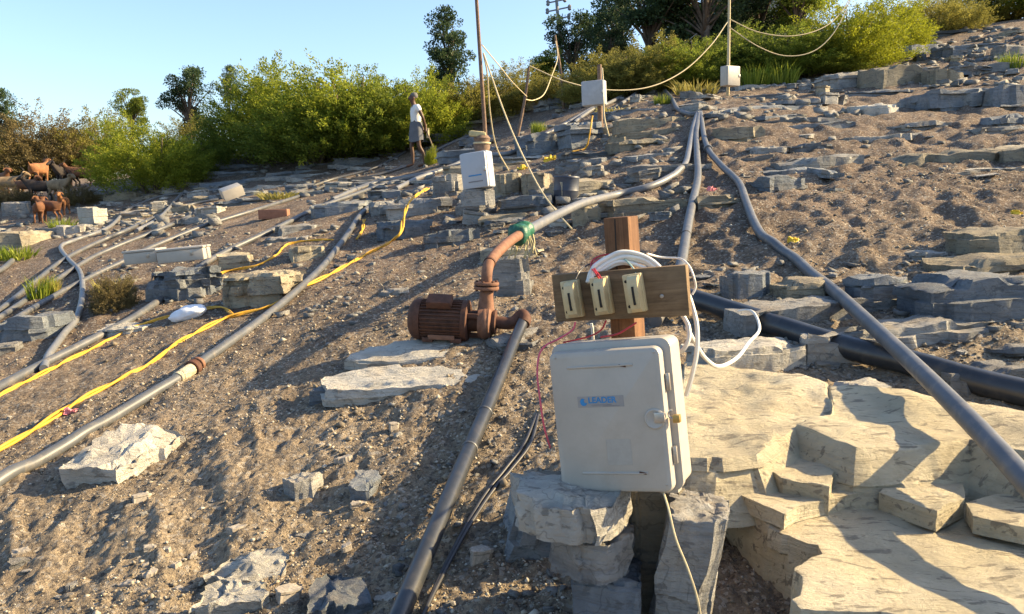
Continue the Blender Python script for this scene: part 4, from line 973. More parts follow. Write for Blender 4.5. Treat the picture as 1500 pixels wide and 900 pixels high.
def mast():
    b = P(828, 105, 46); tp = P(814, -18, 46)
    b[2] = hs(b[0], b[1]) - .3
    t = thing('power_pole', 'distant leaning power pole with crossarms and insulators', 'power pole', b)
    d = tp - b
    mb = MB(); mb.tube(np.array([[0, 0, 0], d * .5, d]), [.13, .11, .08], 8); mb.obj('shaft', M['pole_grey'], t)
    for (x, y, w) in ((815, 2, .95), (818, 14, 1.25), (821, 27, .95)):
        c = P(x, y, 46) - b
        mb = MB(); mb.box(c, (w, .07, .07), (0, -.2, 0)); a = mb.obj('crossarm', M['pole_grey'], t)
        for sx in (-1, 1):
            mb = MB(); mb.lathe([(.05, -.16), (.11, -.10), (.08, 0), (.11, .08), (.05, .16)], 'z', 8, (c[0] + sx * w * .5, c[1], c[2] + sx * .1)); mb.obj('insulator', M['pole_grey'], a)
mast()
# small building glimpsed over the trees
hb = P(1112, -4, 46)
t = thing('house', 'grey house with dark overhanging roof half hidden by trees', 'house', (hb[0], hb[1], hs(hb[0], hb[1])))
hh = hb[2] - hs(hb[0], hb[1])
mb = MB(); mb.box((0, 0, (hh - .3) / 2), (3.4, 4, hh - .3)); mb.obj('wall', M['concrete'], t, smooth=False)
mb = MB(); mb.box((0, 0, hh + .05), (4.2, 5, .25)); mb.obj('roof', M['pole_grey'], t, smooth=False)
mb = MB(); mb.box((-1.2, -2.02, hh - 1.4), (.9, .06, 1.0)); mb.obj('window', M['slot'], t, smooth=False)

# ------------------------------------------------------------------ litter and small things
def crumple(name, x, y, w, h, mat, label, cat='litter', seed=1, Y=None):
    g = hit(x, y) if Y is None else P(x, y, Y)
    rng = random.Random(seed)
    me = rock_mesh(name, irregular(w, w * .6, rng, 9, .25, .8), h, seed, M[mat], n=30, layers=2, step=.1, namp=.14, topamp=.25)
    return tag(link(name, me, None, (g[0], g[1], gz(g[0], g[1]) - .01)), label, cat)
g = hit(276, 466)
bm = bmesh.new(); bmesh.ops.create_icosphere(bm, subdivisions=4, radius=1)
q = np.array([v.co for v in bm.verts]); fcs = [tuple(v.index for v in f.verts) for f in bm.faces]; bm.free()
q = q * (1 + .22 * vnoise(q * 1.7, 3) + .12 * (1 - np.abs(vnoise(q * 4.1, 4))))[:, None] * np.array([.15, .09, .06])
tag(link('white_sack', mesh_np('white_sack', q, fcs, M['cloth_white']), None, (g[0], g[1], gz(g[0], g[1]) + .05), (0, -.25, .1)), 'crumpled white plastic sack in the washed-out hollow', 'sack')
crumple('plastic_scrap', 850, 296, .12, .06, 'litter_pink', 'pink tape tied on the pale grey pipe', 'litter', 4, 8.2)
crumple('plastic_scrap', 1043, 282, .12, .05, 'litter_pink', 'pink plastic scrap between the upper pipes', 'litter', 5)
crumple('plastic_scrap', 1163, 353, .10, .04, 'litter_yellow', 'yellow scrap on the bare soil beside the pipe', 'litter', 6)
crumple('plastic_scrap', 806, 236, .22, .07, 'litter_yellow', 'yellow wrapper on the flat dark stone', 'litter', 7)
crumple('plastic_scrap', 766, 247, .18, .06, 'litter_yellow', 'yellow wrapper near the guy ropes', 'litter', 8)
crumple('plastic_scrap', 1490, 312, .10, .04, 'litter_yellow', 'orange scrap near the stacked tan ledge', 'litter', 9)
crumple('plastic_scrap', 105, 604, .09, .03, 'litter_pink', 'faded pink scrap beside the yellow rope', 'litter', 10)
g = hit(402, 320)
t = thing('hollow_brick', 'reddish terracotta hollow brick lying by the long grey pipe', 'brick', (g[0], g[1], g[2] - .01), (0, -.03, .05))
mb = MB(); mb.box((0, 0, .07), (.42, .18, .14), None, .008); mb.obj('block', M['brick'], t)
for k in range(3):
    mb = MB(); mb.box((-.13 + .13 * k, -.0905, .07), (.09, .004, .07)); mb.obj('hole', M['brick'], t)
g = hit(829, 292)
t = thing('drum', 'dark blue plastic drum wedged between ledge stones', 'drum', (g[0], g[1], g[2] - .03), (0, .03, .2))
mb = MB(); mb.lathe([(.14, 0), (.15, .02), (.15, .12), (.155, .13), (.15, .14), (.15, .27), (.157, .285), (.15, .30), (.13, .30), (.13, .27)], 'z', 24); mb.obj('barrel', M['drum'], t)
mb = MB(); mb.lathe([(.128, .272), (.128, .285)], 'z', 24); mb.obj('lid', M['drum'], t)

# ------------------------------------------------------------------ long bedded ledges running across the slope
rl = random.Random(41)
ROCKS_PX += [(578, 200, 648, 262), (0, 262, 130, 332), (515, 300, 560, 350)]
ALLP = np.vstack(PATHS)
def ledges(x0, y0, x1, y1, count, hpx, lpx, dep, where, group, mats=('rock_blue', 'rock', 'rock', 'rock_tan')):
    done = tries = 0
    while done < count and tries < count * 14:
        tries += 1
        L = rl.uniform(*lpx); x = rl.uniform(x0, x1); y = rl.uniform(y0, y1); h = rl.uniform(*hpx)
        if any(a < x + L * .35 and x - L * .35 < c and b + 2 < y and y - h < d - 2 for a, b, c, d in ROCKS_PX): continue
        g = hit(x, y); w = L * g[1] / F; d_ = rl.uniform(*dep)
        q = ALLP - np.array([g[0], g[1] + d_ / 2])
        if ((np.abs(q[:, 0]) < w / 2 + .05) & (np.abs(q[:, 1]) < d_ / 2 + .08)).any(): continue
        m = rl.choice(mats); cn = {'rock': 'grey', 'rock_blue': 'dark blue-grey', 'rock_tan': 'tan', 'rock_pale': 'pale'}[m]
        ln = 'long' if L > lpx[0] + .6 * (lpx[1] - lpx[0]) else 'short'
        rock(x - L / 2, y - h - 4, x + L / 2, y, y - h, ln + ' thin ' + cn + ' ledge ' + where, 'ledge_rock', m, depth=d_, layers=rl.choice((2, 3, 3, 4)), yaw=rl.gauss(.06, .12) or .01, n=56, jit=.13, p=.42, nv=11, tilt=rl.uniform(.02, .10), group=group, embed=.5, step=.07)
        done += 1
ledges(1060, 48, 1500, 132, 34, (6, 14), (80, 240), (.5, 1.2), 'in the rock pile above the shaded outcrop', 'ledges at the top of the slope', ('rock_blue', 'rock_blue', 'rock', 'rock_tan'))
ledges(1040, 138, 1500, 200, 11, (4, 10), (100, 260), (.4, .8), 'in the soil beside the upper pipes', 'ledges beside the upper pipes', ('rock_blue', 'rock_blue', 'rock'))
ledges(640, 150, 1000, 236, 28, (6, 13), (80, 200), (.5, 1.1), 'behind the guy ropes', 'ledges behind the guy ropes', ('rock_blue', 'rock_blue', 'rock', 'rock_tan'))
ledges(620, 236, 1010, 330, 18, (8, 16), (90, 220), (.35, .7), 'on the terrace below the drum', 'ledges on the middle terrace', ('rock_blue', 'rock', 'rock_tan'))
ledges(330, 228, 640, 300, 24, (5, 10), (70, 190), (.4, .8), 'below the big green thicket', 'ledges below the thicket', ('rock_blue', 'rock_blue', 'rock'))
ledges(1090, 200, 1500, 262, 5, (4, 10), (60, 160), (.3, .6), 'half buried around the olive outcrop', 'ledges in the bare soil')
ledges(0, 288, 320, 348, 14, (7, 15), (40, 90), (.4, .8), 'on the stony bank beyond the looping pipe', 'ledges on the stony bank', ('rock', 'rock_pale', 'rock_tan'))
ledges(1040, 392, 1500, 525, 8, (10, 20), (70, 170), (.2, .4), 'among the stones behind the black pipe', 'ledges behind the black pipe', ('rock_blue', 'rock', 'rock_pale'))
ledges(420, 300, 640, 360, 7, (6, 14), (50, 110), (.3, .5), 'where the jointed pipe sinks', 'ledges by the sunken pipe', ('rock_blue', 'rock'))

# ------------------------------------------------------------------ person and goats
def skin_mesh(name, joints, edges, mat, sub=2, root=0):
    me = bpy.data.meshes.new(name); names = list(joints)
    me.from_pydata([joints[k][0] for k in names], [(names.index(a), names.index(b)) for a, b in edges], [])
    o = bpy.data.objects.new('tmp_skin', me); COL.objects.link(o)
    o.modifiers.new('skin', 'SKIN'); sd = o.modifiers.new('sub', 'SUBSURF'); sd.levels = sub; sd.render_levels = sub
    for i, k in enumerate(names):
        r = joints[k][1]; r = r if isinstance(r, tuple) else (r, r)
        me.skin_vertices[0].data[i].radius = r; me.skin_vertices[0].data[i].use_root = (i == root)
    dg = bpy.context.evaluated_depsgraph_get()
    out = bpy.data.meshes.new_from_object(o.evaluated_get(dg)); bpy.data.objects.remove(o)
    out.materials.clear(); out.materials.append(M[mat])
    out.polygons.foreach_set('use_smooth', np.ones(len(out.polygons), dtype=bool)); out.name = name
    return out
def person():
    g = hit(610, 247); g = np.array([g[0], g[1], gz(g[0], g[1])])
    t = thing('person', 'person in white shirt and grey wrap walking with hands behind', 'person', g, (0, 0, math.radians(-68)))
    sc_ = 105 * g[1] / F / 1.68; t.scale = (sc_,) * 3
    J = {'pelvis': ((0, 0, .92), .11), 'spine': ((0, .01, 1.10), .11), 'chest': ((0, 0, 1.29), (.14, .105)), 'neck': ((0, -.03, 1.42), .048),
         'jaw': ((0, -.075, 1.50), .058), 'skull': ((0, -.07, 1.585), (.078, .09)), 'crown': ((0, -.055, 1.645), .055), 'nose': ((0, -.175, 1.545), .012)}
    E = [('pelvis', 'spine'), ('spine', 'chest'), ('chest', 'neck'), ('neck', 'jaw'), ('jaw', 'skull'), ('skull', 'crown'), ('skull', 'nose')]
    for s, n in ((-1, 'l'), (1, 'r')):
        fw = -.10 if s < 0 else .13
        J.update({n+'sh': ((s*.17, 0, 1.37), .055), n+'el': ((s*.235, .10, 1.12), .038), n+'wr': ((s*.13, .19, .93), .027), n+'pa': ((s*.10, .20, .87), (.034, .02)),
                  n+'hip': ((s*.085, 0, .86), .08), n+'kn': ((s*.085, fw*.6-.03, .48), .05), n+'cf': ((s*.085, fw*.9+.03, .32), .043), n+'an': ((s*.085, fw+.04, .08), .032), n+'to': ((s*.095, fw-.12, .025), (.035, .022)),
                  n+'ear': ((s*.088, -.06, 1.56), .014)})
        E += [('chest', n+'sh'), (n+'sh', n+'el'), (n+'el', n+'wr'), (n+'wr', n+'pa'), ('pelvis', n+'hip'), (n+'hip', n+'kn'), (n+'kn', n+'cf'), (n+'cf', n+'an'), (n+'an', n+'to'), ('skull', n+'ear')]
        for q in range(4):
            J[n+'f%d' % q] = ((s*(.125 - .017*q), .205, .835), .009); J[n+'g%d' % q] = ((s*(.125 - .018*q), .195, .79 + .006*abs(q-1.5)), .008)
            E += [(n+'pa', n+'f%d' % q), (n+'f%d' % q, n+'g%d' % q)]
        J[n+'t'] = ((s*.06, .18, .86), .010); J[n+'t2'] = ((s*.045, .17, .825), .009); E += [(n+'pa', n+'t'), (n+'t', n+'t2')]
    body = link('body', skin_mesh('body', J, E, 'skin', 2), t)
    S = {'w': ((0, 0, .90), (.15, .125)), 's': ((0, .01, 1.10), (.145, .125)), 'c': ((0, 0, 1.28), (.175, .13)), 'n': ((0, -.015, 1.395), .075)}
    SE = [('w', 's'), ('s', 'c'), ('c', 'n')]
    for s, n in ((-1, 'l'), (1, 'r')):
        S[n+'a'] = ((s*.175, 0, 1.355), .072); S[n+'b'] = ((s*.215, .055, 1.235), .066); SE += [('c', n+'a'), (n+'a', n+'b')]
    link('shirt', skin_mesh('shirt', S, SE, 'shirt', 2), t)
    V = []; n = 40; hs_ = [(1.03, .152, .135), (.93, .165, .148), (.82, .168, .155), (.72, .165, .165), (.60, .158, .172), (.595, .148, .16)]
    for i, (z, a, b) in enumerate(hs_):
        for k in range(n):
            q = 2 * math.pi * k / n; fold = 1 + .05 * i / 5 * math.sin(7 * q + 1) + .03 * i / 5 * math.sin(13 * q)
            V.append((a * math.cos(q) * fold, b * math.sin(q) * fold + .01, z + (.03 * math.sin(q * 2) if i > 3 else 0)))
    Fs = [(i*n+k, i*n+(k+1) % n, (i+1)*n+(k+1) % n, (i+1)*n+k) for i in range(5) for k in range(n)]
    mb = MB(); mb.add(V, Fs); mb.obj('wrap_cloth', M['lungi'], t)
    mb = MB(); mb.lathe([(.070, 1.57), (.088, 1.60), (.085, 1.645), (.060, 1.680), (.02, 1.692)], 'z', 18, (0, -.030, 0)); mb.obj('hair', M['hair'], t)
    M4 = Matrix.Translation(t.location) @ Matrix.Rotation(math.radians(-68), 4, 'Z') @ Matrix.Scale(sc_, 4)
    a = M4 @ Vector((.10, .215, .86)); b = M4 @ Vector((.16, .48, .0)); b.z = gz(b.x, b.y) + .01
    tag(tube_obj('walking_stick', [a + Vector((-.0, 0, .12)), a, (a + b) / 2, b], .016, M['bark_pale'], None, 8), 'thin walking stick held behind the person', 'stick')
    c = M4 @ Vector((.02, .27, .80))
    me = rock_mesh('cloth_bag', irregular(.075, .05, random.Random(4), 7, .2, .9), .22, 77, M['cord'], n=28, layers=1, step=.05, namp=.1)
    tag(link('cloth_bag', me, None, (c.x, c.y, c.z - .12)), 'small white cloth bag hanging from hands of the person', 'bag')
person()
def goats():
    J = {'belly': ((0, .02, .46), (.15, .17)), 'rump': ((0, .30, .50), (.125, .14)), 'chest': ((0, -.24, .48), (.125, .155)), 'neck': ((0, -.38, .62), .075), 'poll': ((0, -.46, .76), .06),
         'face': ((0, -.54, .72), .048), 'muzzle': ((0, -.61, .66), .033), 'tail': ((0, .42, .58), .02), 'tail2': ((0, .46, .66), .014)}
    E = [('belly', 'rump'), ('belly', 'chest'), ('chest', 'neck'), ('neck', 'poll'), ('poll', 'face'), ('face', 'muzzle'), ('rump', 'tail'), ('tail', 'tail2')]
    for s, n in ((-1, 'l'), (1, 'r')):
        J.update({n+'th': ((s*.09, .27, .40), (.06, .08)), n+'st': ((s*.095, .21, .31), .042), n+'ho': ((s*.095, .32, .19), .024), n+'hf': ((s*.095, .29, .02), .024),
                  n+'sh': ((s*.085, -.24, .38), .055), n+'kn': ((s*.085, -.25, .21), .028), n+'ff': ((s*.085, -.26, .02), .024), n+'ea': ((s*.10, -.45, .77), .022), n+'eb': ((s*.14, -.46, .70), .02)})
        E += [('rump', n+'th'), (n+'th', n+'st'), (n+'st', n+'ho'), (n+'ho', n+'hf'), ('chest', n+'sh'), (n+'sh', n+'kn'), (n+'kn', n+'ff'), ('poll', n+'ea'), (n+'ea', n+'eb')]
    cols = {'goat_orange': (0.24, 0.105, 0.04), 'goat_brown': (0.15, 0.065, 0.03), 'goat_tan': (0.26, 0.18, 0.10), 'goat_black': (0.04, 0.03, 0.025)}
    for k, c in cols.items(): M[k] = plain(k + '_coat', c, .8, var=.35, scale=7, bumpd=.01)
    body = skin_mesh('body', J, E, 'goat_orange', 2)
    mb = MB()
    mb.tube(catmull([(0, 0, 0), (0, .03, .07), (0, .09, .11)], 4), np.linspace(.016, .005, 9), 6); horn = mesh_np('horn', mb.v, mb.f, M['slot'])
    G = [(60, 328, 19, 200, 'goat_brown', 'dark brown goat standing nearest the concrete-like slab'), (74, 325, 19.6, 260, 'goat_brown', 'brown goat close behind the dark brown goat'),
         (94, 316, 20.5, 15, 'goat_orange', 'orange goat with rump turned, beside the brown goats'), (88, 296, 22.5, 75, 'goat_tan', 'pale tan goat behind the orange goat'),
         (60, 296, 22.5, 290, 'goat_black', 'black goat among the dry bushes behind the brown goats'), (40, 292, 23, 80, 'goat_brown', 'brown goat browsing in the dry bushes'),
         (14, 292, 23, 100, 'goat_tan', 'tan-backed goat at the end of the herd'), (100, 276, 24.4, 330, 'goat_black', 'black goat with pale legs under the bright bush'),
         (118, 274, 24.8, 300, 'goat_brown', 'brown goat beside the bright green bush'), (58, 272, 24.5, 180, 'goat_orange', 'orange goat rearing among the dry bushes'), (2, 285, 24, 60, 'goat_brown', 'brown goat half hidden by the dry bush')]
    for i, (x, y, Y, a, m, lab) in enumerate(G):
        p = hit(x, y)
        t = thing('goat', lab, 'goat', (p[0], p[1], gz(p[0], p[1])), (0, 0, math.radians(a)), 'goats browsing by the bushes')
        s = (1.05, 1.0, .9)[i % 3] * (38 * p[1] / F) / .80; t.scale = (min(max(s, .7), 1.15),) * 3
        o = link('body', body, t); o.material_slots[0].link = 'OBJECT'; o.material_slots[0].material = M[m]
        for sx in (-1, 1): link('horn', horn, t, (sx * .03, -.44, .80))
goats()

# ------------------------------------------------------------------ vegetation
def leaves_geo(pos, dirs, size, rng, wide=0.5):
    n = len(pos); d = dirs + rng.normal(0, .55, (n, 3)); d /= np.linalg.norm(d, axis=1)[:, None] + 1e-9
    u = np.cross(d, rng.normal(0, 1, (n, 3))); u /= np.linalg.norm(u, axis=1)[:, None] + 1e-9
    s = (size * rng.uniform(.6, 1.35, n))[:, None]
    w = s * wide
    V = np.stack([pos, pos + d * s * .5 + u * w * .5, pos + d * s, pos + d * s * .5 - u * w * .5], 1).reshape(-1, 3)
    return V, np.arange(4 * n).reshape(n, 4)
def shrub_proto(name, seed, sprays=230, per=52, leaf=.026, spiky=.5, low=.0):
    """unit shrub: about 1 wide, 1 tall"""
    rng = np.random.default_rng(seed); pos = []; dr = []
    lob = [(rng.uniform(-.28, .28), rng.uniform(-.28, .28), rng.uniform(.65, 1.0)) for _ in range(6)]
    stems = MB()
    for k in range(9):
        a = rng.uniform(0, 6.28); q = rng.uniform(.1, .33)
        stems.tube(catmull([(0.03 * math.cos(a), .03 * math.sin(a), -.05), (q * .5 * math.cos(a + .3), q * .5 * math.sin(a + .3), .22), (q * math.cos(a), q * math.sin(a), .6)], 4), np.linspace(.016, .004, 9), 5)
    for i in range(sprays):
        a = rng.uniform(0, 6.283); r = .40 * math.sqrt(rng.uniform(0, 1)); x, y = r * math.cos(a), r * math.sin(a)
        top = max(h_ * math.exp(-((x - lx) ** 2 + (y - ly) ** 2) / .07) for lx, ly, h_ in lob)
        top = max(top, .62) * (1 - .5 * (r / .47) ** 3)
        z0 = low + (top - low - .12) * rng.uniform(0, 1) ** .8
        out = np.array([math.cos(a) * (r / .4 + .15), math.sin(a) * (r / .4 + .15), .4 + 1.1 * spiky]); out += rng.normal(0, .3, 3); out /= np.linalg.norm(out)
        L = rng.uniform(.14, .30)
        t = rng.uniform(0, 1, per); jit = rng.normal(0, .018, (per, 3)) * (1.6 - t[:, None])
        p = np.array([x, y, z0]) + out * (t * L)[:, None] + jit; p[:, 2] -= .06 * t ** 2 * (1 - spiky)
        pos.append(p); dr.append(np.repeat(out[None], per, 0))
    V, Fq = leaves_geo(np.vstack(pos), np.vstack(dr), leaf, rng, .45)
    return mesh_np(name, V, Fq, M['leaf_mid'], False), mesh_np('stem', stems.v, stems.f, M['bark'])
def tree_proto(name, seed, nclump=44, per=430, leaf=.03, wide=.5):
    """unit crown, 1 wide and 1 tall, with its limbs; and a unit trunk"""
    rng = np.random.default_rng(seed); pos = []; dr = []; st = MB()
    lob = [(rng.uniform(0, 6.28), rng.uniform(.15, .9), rng.uniform(.55, 1)) for _ in range(7)]
    for k in range(nclump):
        a, z, rr = lob[k % 7]; a += rng.normal(0, .45); z = min(.95, max(.05, z + rng.normal(0, .13)))
        env = wide * math.sqrt(max(0.05, 1 - (1.85 * (z - .5)) ** 2)) * rr
        r = env * rng.uniform(.25, .9); c = np.array([r * math.cos(a), r * math.sin(a), z])
        st.tube(catmull([(0, 0, z * .45), (c[0] * .5, c[1] * .5, z * .75), tuple(c)], 3), np.linspace(.014, .003, 7), 4)
        rad = rng.uniform(.07, .145)
        v = rng.normal(0, 1, (per, 3)); v /= np.linalg.norm(v, axis=1)[:, None]
        p = c + v * (rad * rng.uniform(.15, 1, per) ** .6)[:, None] * np.array([1.25, 1.25, .7])
        keep = vnoise(p * 15, seed + k) > -.25; pos.append(p[keep]); dr.append((v + np.array([0, 0, .2]))[keep])
    V, Fq = leaves_geo(np.vstack(pos), np.vstack(dr), leaf, rng, .65)
    tk = MB(); tk.tube(catmull([(0, 0, -.02), (.02, .01, .3), (-.015, .02, .65), (0, 0, 1)], 4), np.linspace(.045, .018, 13), 8)
    return mesh_np(name, V, Fq, M['leaf_dark'], False), mesh_np('limbs', st.v, st.f, M['bark']), mesh_np('trunk', tk.v, tk.f, M['bark'])
SH = [shrub_proto('foliage', 60 + k, 430, 100, .020, sp) for k, sp in enumerate((.5, .4, .6, .3))]
TR = [tree_proto('crown', 80 + k, nc, 420, .026, w) for k, (nc, w) in enumerate(((46, .5), (54, .55), (40, .48)))]
def plant(kind, x, yb, yt, wpx, Y, mat, label, cat, group=None, name=None, seed=0):
    b = hit(x, yb) if kind == 's' else P(x, yb, Y)
    Y = float(b[1]); zg = hs(b[0], b[1]); H = P(x, yt, Y)[2] - zg; w = wpx * Y / F
    t = thing(name or ('shrub' if kind == 's' else 'tree'), label, cat, (b[0], b[1], zg - .05), (0, 0, seed * 2.399), group)
    if kind == 's':
        c, s = SH[seed % 4]; t.scale = (w / .92, w / .92 * .9, max(H, .6))
        o = link('foliage', c, t); link('stem', s, t)
    else:
        c, l, s = TR[seed % 3]; kz = min(max(w * 1.15, H * .82 if wpx > 110 else 0), H * .95)
        o = link('crown', c, t, (0, 0, H - kz), (0, 0, 0), (w, w, kz))
        link('limbs', l, o)
        link('trunk', s, t, (0, 0, 0), (0, 0, 0), (w * .8, w * .8, H - kz * .45))
    o.material_slots[0].link = 'OBJECT'; o.material_slots[0].material = M[mat]
    return t
VEG = [('s',60,259,140,150,26,'leaf_dry','dry brownish thorn bush standing behind the goats'), ('s',135,260,140,130,27.5,'leaf_olive','olive thorn bush between the goats and bright bush'),
       ('s',15,258,165,120,27,'leaf_olive','olive bush at the far end behind the goats'), ('s',100,258,165,130,29,'leaf_dry','brownish thorn bush further back behind the goats'), ('s',285,250,160,110,28,'leaf_olive','reddish-olive bush between two bright green bushes'),
       ('s',222,282,145,165,24,'leaf_bright','rounded bright green bush beside the goats'), ('s',268,266,165,90,24.8,'leaf_bright','smaller bright bush leaning against the rounded one'),
       ('t',2,250,130,75,36,'leaf_dark','dark tree top behind the goats bushes'), ('t',195,230,128,62,36,'leaf_mid','mid-green small tree behind the rounded bright bush'),
       ('t',280,230,98,85,40,'leaf_dark','dark wide-crowned tree against open sky'), ('t',340,225,95,48,40,'leaf_dark','dark slim tree next to the wide-crowned one'), ('t',385,215,112,70,38,'leaf_mid','pale tree rising behind the big green thicket'),
       ('s',375,240,95,150,25,'leaf_mid','green bush at the shady end of the big thicket'), ('s',430,232,62,190,25.5,'leaf_bright','tall green bush in the big thicket'), ('s',510,228,38,220,26,'leaf_bright','tallest green bush of the big thicket'),
       ('s',560,224,62,190,24.2,'leaf_mid','dense green bush behind the person'), ('s',470,240,115,200,23.5,'leaf_mid','low dark green bush in front of the big thicket'), ('s',612,216,72,140,24,'leaf_bright','bright green bush just behind the head of the person'),
       ('s',690,182,85,140,28,'leaf_olive','olive bush behind the tall wooden pole'), ('t',660,190,14,105,40,'leaf_dark','dark rounded tree rising behind the thicket'), ('s',750,160,82,120,29,'leaf_olive','olive bush behind the guy ropes'), ('s',650,195,100,90,27,'leaf_mid','green bush at the foot of the dark rounded tree'),
       ('s',810,155,85,110,27,'leaf_olive','olive bush behind the thin leaning pole'), ('t',800,150,72,90,42,'leaf_mid','low tree below the distant power pole'), ('t',838,140,22,105,44,'leaf_dark','dark tree beside the distant power pole'), ('t',892,140,12,95,42,'leaf_dark','dark tree standing in front of the deep wood'),
       ('t',950,130,-50,180,38,'leaf_dark','tall dark tree at the edge of the wood'), ('t',1030,120,-70,190,36,'leaf_dark','tall dark tree behind the upper pole'), ('t',1110,110,-60,170,38,'leaf_dark','tall dark tree hiding the house'), ('t',990,120,-20,160,44,'leaf_mid','broad tree deep in the wood'),
       ('t',905,130,-25,120,46,'leaf_dark','dark tree closing the gap at the edge of the wood'), ('t',1065,115,-40,150,42,'leaf_dark','dark tree standing deep behind the upper pole'), ('t',1165,100,-60,150,36,'leaf_mid','mid-green tree above the large green bush'),
       ('s',900,142,48,120,24,'leaf_olive','tall olive bush at the corner of the dark wood'), ('s',1000,128,22,140,24,'leaf_mid','tall green bush screening the dark wood'), ('s',1062,118,14,120,24,'leaf_mid','tall green bush close behind the upper pole'), ('s',955,134,38,120,24,'leaf_olive','feathery olive bush screening the dark wood'),
       ('s',868,152,92,90,23.5,'leaf_olive','olive bush behind the weathered grey control box'), ('s',925,140,55,110,25,'leaf_olive','tall olive bush in front of the dark wood'), ('s',985,130,62,120,24,'leaf_bright','bright bush below the sagging pale cable'), ('s',1035,116,64,90,23,'leaf_mid','green bush behind the sunlit white control box'), ('s',950,130,92,100,22.5,'leaf_yellow','low yellow-green bush above the layered ledge'),
       ('s',1150,114,0,160,25,'leaf_mid','large green bush behind the double pale cable'), ('s',1100,112,40,100,26,'leaf_olive','dry-stemmed bush behind the upper pole'), ('s',1235,104,-30,170,25,'leaf_yellow','large sunlit yellow-green bush above the big block'), ('s',1295,82,-20,120,26,'leaf_yellow','sunlit yellow-green bush beside the dry grass'), ('s',1190,112,45,130,24,'leaf_mid','shaded bush below the sunlit yellow-green one'),
       ('s',1365,52,-25,130,31,'leaf_olive','olive bush above the dry grass bank'), ('s',1440,34,-45,150,33,'leaf_olive','dark olive bush at the top of the bank'), ('s',1520,10,-60,150,34,'leaf_mid','green bush at the end of the top bank')]
for i, (k, x, yb, yt, w, Y, m, lab) in enumerate(VEG):
    plant(k, x, yb, yt, w, Y, m, lab, 'bush' if k == 's' else 'tree', 'bushes along the top of the slope' if k == 's' else 'trees behind the bushes', seed=i + 1)
plant('s', 632, 242, 225, 20, 18.2, 'leaf_bright', 'little green sapling behind the feet of the person', 'plant', name='sapling', seed=2)
plant('s', 118, 300, 262, 50, 22, 'leaf_dry', 'low dry bush growing among the goats', 'bush', name='shrub', seed=5)
plant('s', 25, 302, 262, 60, 22, 'leaf_dry', 'low brown bush at the end of the goat herd', 'bush', name='shrub', seed=6)
plant('s', 168, 455, 405, 60, 8.6, 'leaf_dry', 'dry weed hanging over the hollow wall stone', 'plant', name='weed', seed=3)

def tuft_mesh(seed, n=160, spread=.5, h=1.0):
    rng = np.random.default_rng(seed); V = []; Fs = []
    for k in range(n):
        a = rng.uniform(0, 6.28); r = spread * math.sqrt(rng.uniform()); b = np.array([r * math.cos(a), r * math.sin(a), -.05])
        o = np.array([math.cos(a), math.sin(a), 0]) * rng.uniform(0, .45) + rng.normal(0, .12, 3); o[2] = 0
        L = h * rng.uniform(.5, 1.1); w = .022; u = rng.normal(0, 1, 3); u[2] = 0; u /= np.linalg.norm(u) + 1e-9
        m_ = b + o * .4 * L + np.array([0, 0, .6 * L]); e = b + o * L + np.array([0, 0, .95 * L])
        i = len(V); V += [b - u * w, b + u * w, m_ + u * w * .7, m_ - u * w * .7, e]; Fs += [(i, i + 1, i + 2, i + 3), (i + 3, i + 2, i + 4)]
    return mesh_np('grass_tuft', V, Fs, M['grass'], False)
TM = [tuft_mesh(s, 170, .5) for s in (1, 2, 3)]
for i, (x, y, w, h, m, lab) in enumerate([(1020,138,56,20,'grass_dry','dry yellow grass tuft on the ledge below the upper pole'), (1105,128,46,26,'grass','grass tuft beside the sunlit white control box'), (1140,124,56,28,'grass','wide bright grass tuft on the upper boulders'),
        (1200,108,60,16,'grass','low grass along the foot of shaded bush'), (1300,88,70,14,'grass','grass strip above the big sunlit block'), (1485,100,34,24,'grass','bright weed tuft among the upper boulders'), (60,438,34,34,'grass','bright grass tuft above the blue-grey boulder'), (75,432,30,26,'grass_dry','drying grass tuft by the looping pipe'),
        (92,340,34,22,'grass','bright grass tuft below the goats'), (20,380,60,22,'grass','low bright grass by the pipe stub'), (165,440,44,34,'grass_dry','dry grass tuft in the washed-out hollow'), (412,292,60,12,'grass_dry','thin grass patch between the pipes'), (1405,34,80,20,'grass_dry','dry grass tuft on the top bank beside boulders'), (1460,28,80,22,'grass_dry','dry grass tuft at the crest of the bank'), (1370,48,70,22,'grass_dry','dry grass tuft under the olive bush'),
        (900,168,50,10,'grass_dry','dry grass on top of the layered ledge'), (788,196,22,16,'grass','small weed on the dark flat outcrop'), (970,152,24,14,'grass','small weed tuft by the feeding pipe')]):
    g = hit(x, y); s = g[1] / F
    o = link('grass_tuft', TM[i % 3], None, (g[0], g[1], gz(g[0], g[1])), (0, 0, i * 1.7), (w * s, w * s * .8, h * s * 1.1))
    o.material_slots[0].link = 'OBJECT'; o.material_slots[0].material = M[m]; tag(o, lab, 'grass', 'grass tufts on the slope')

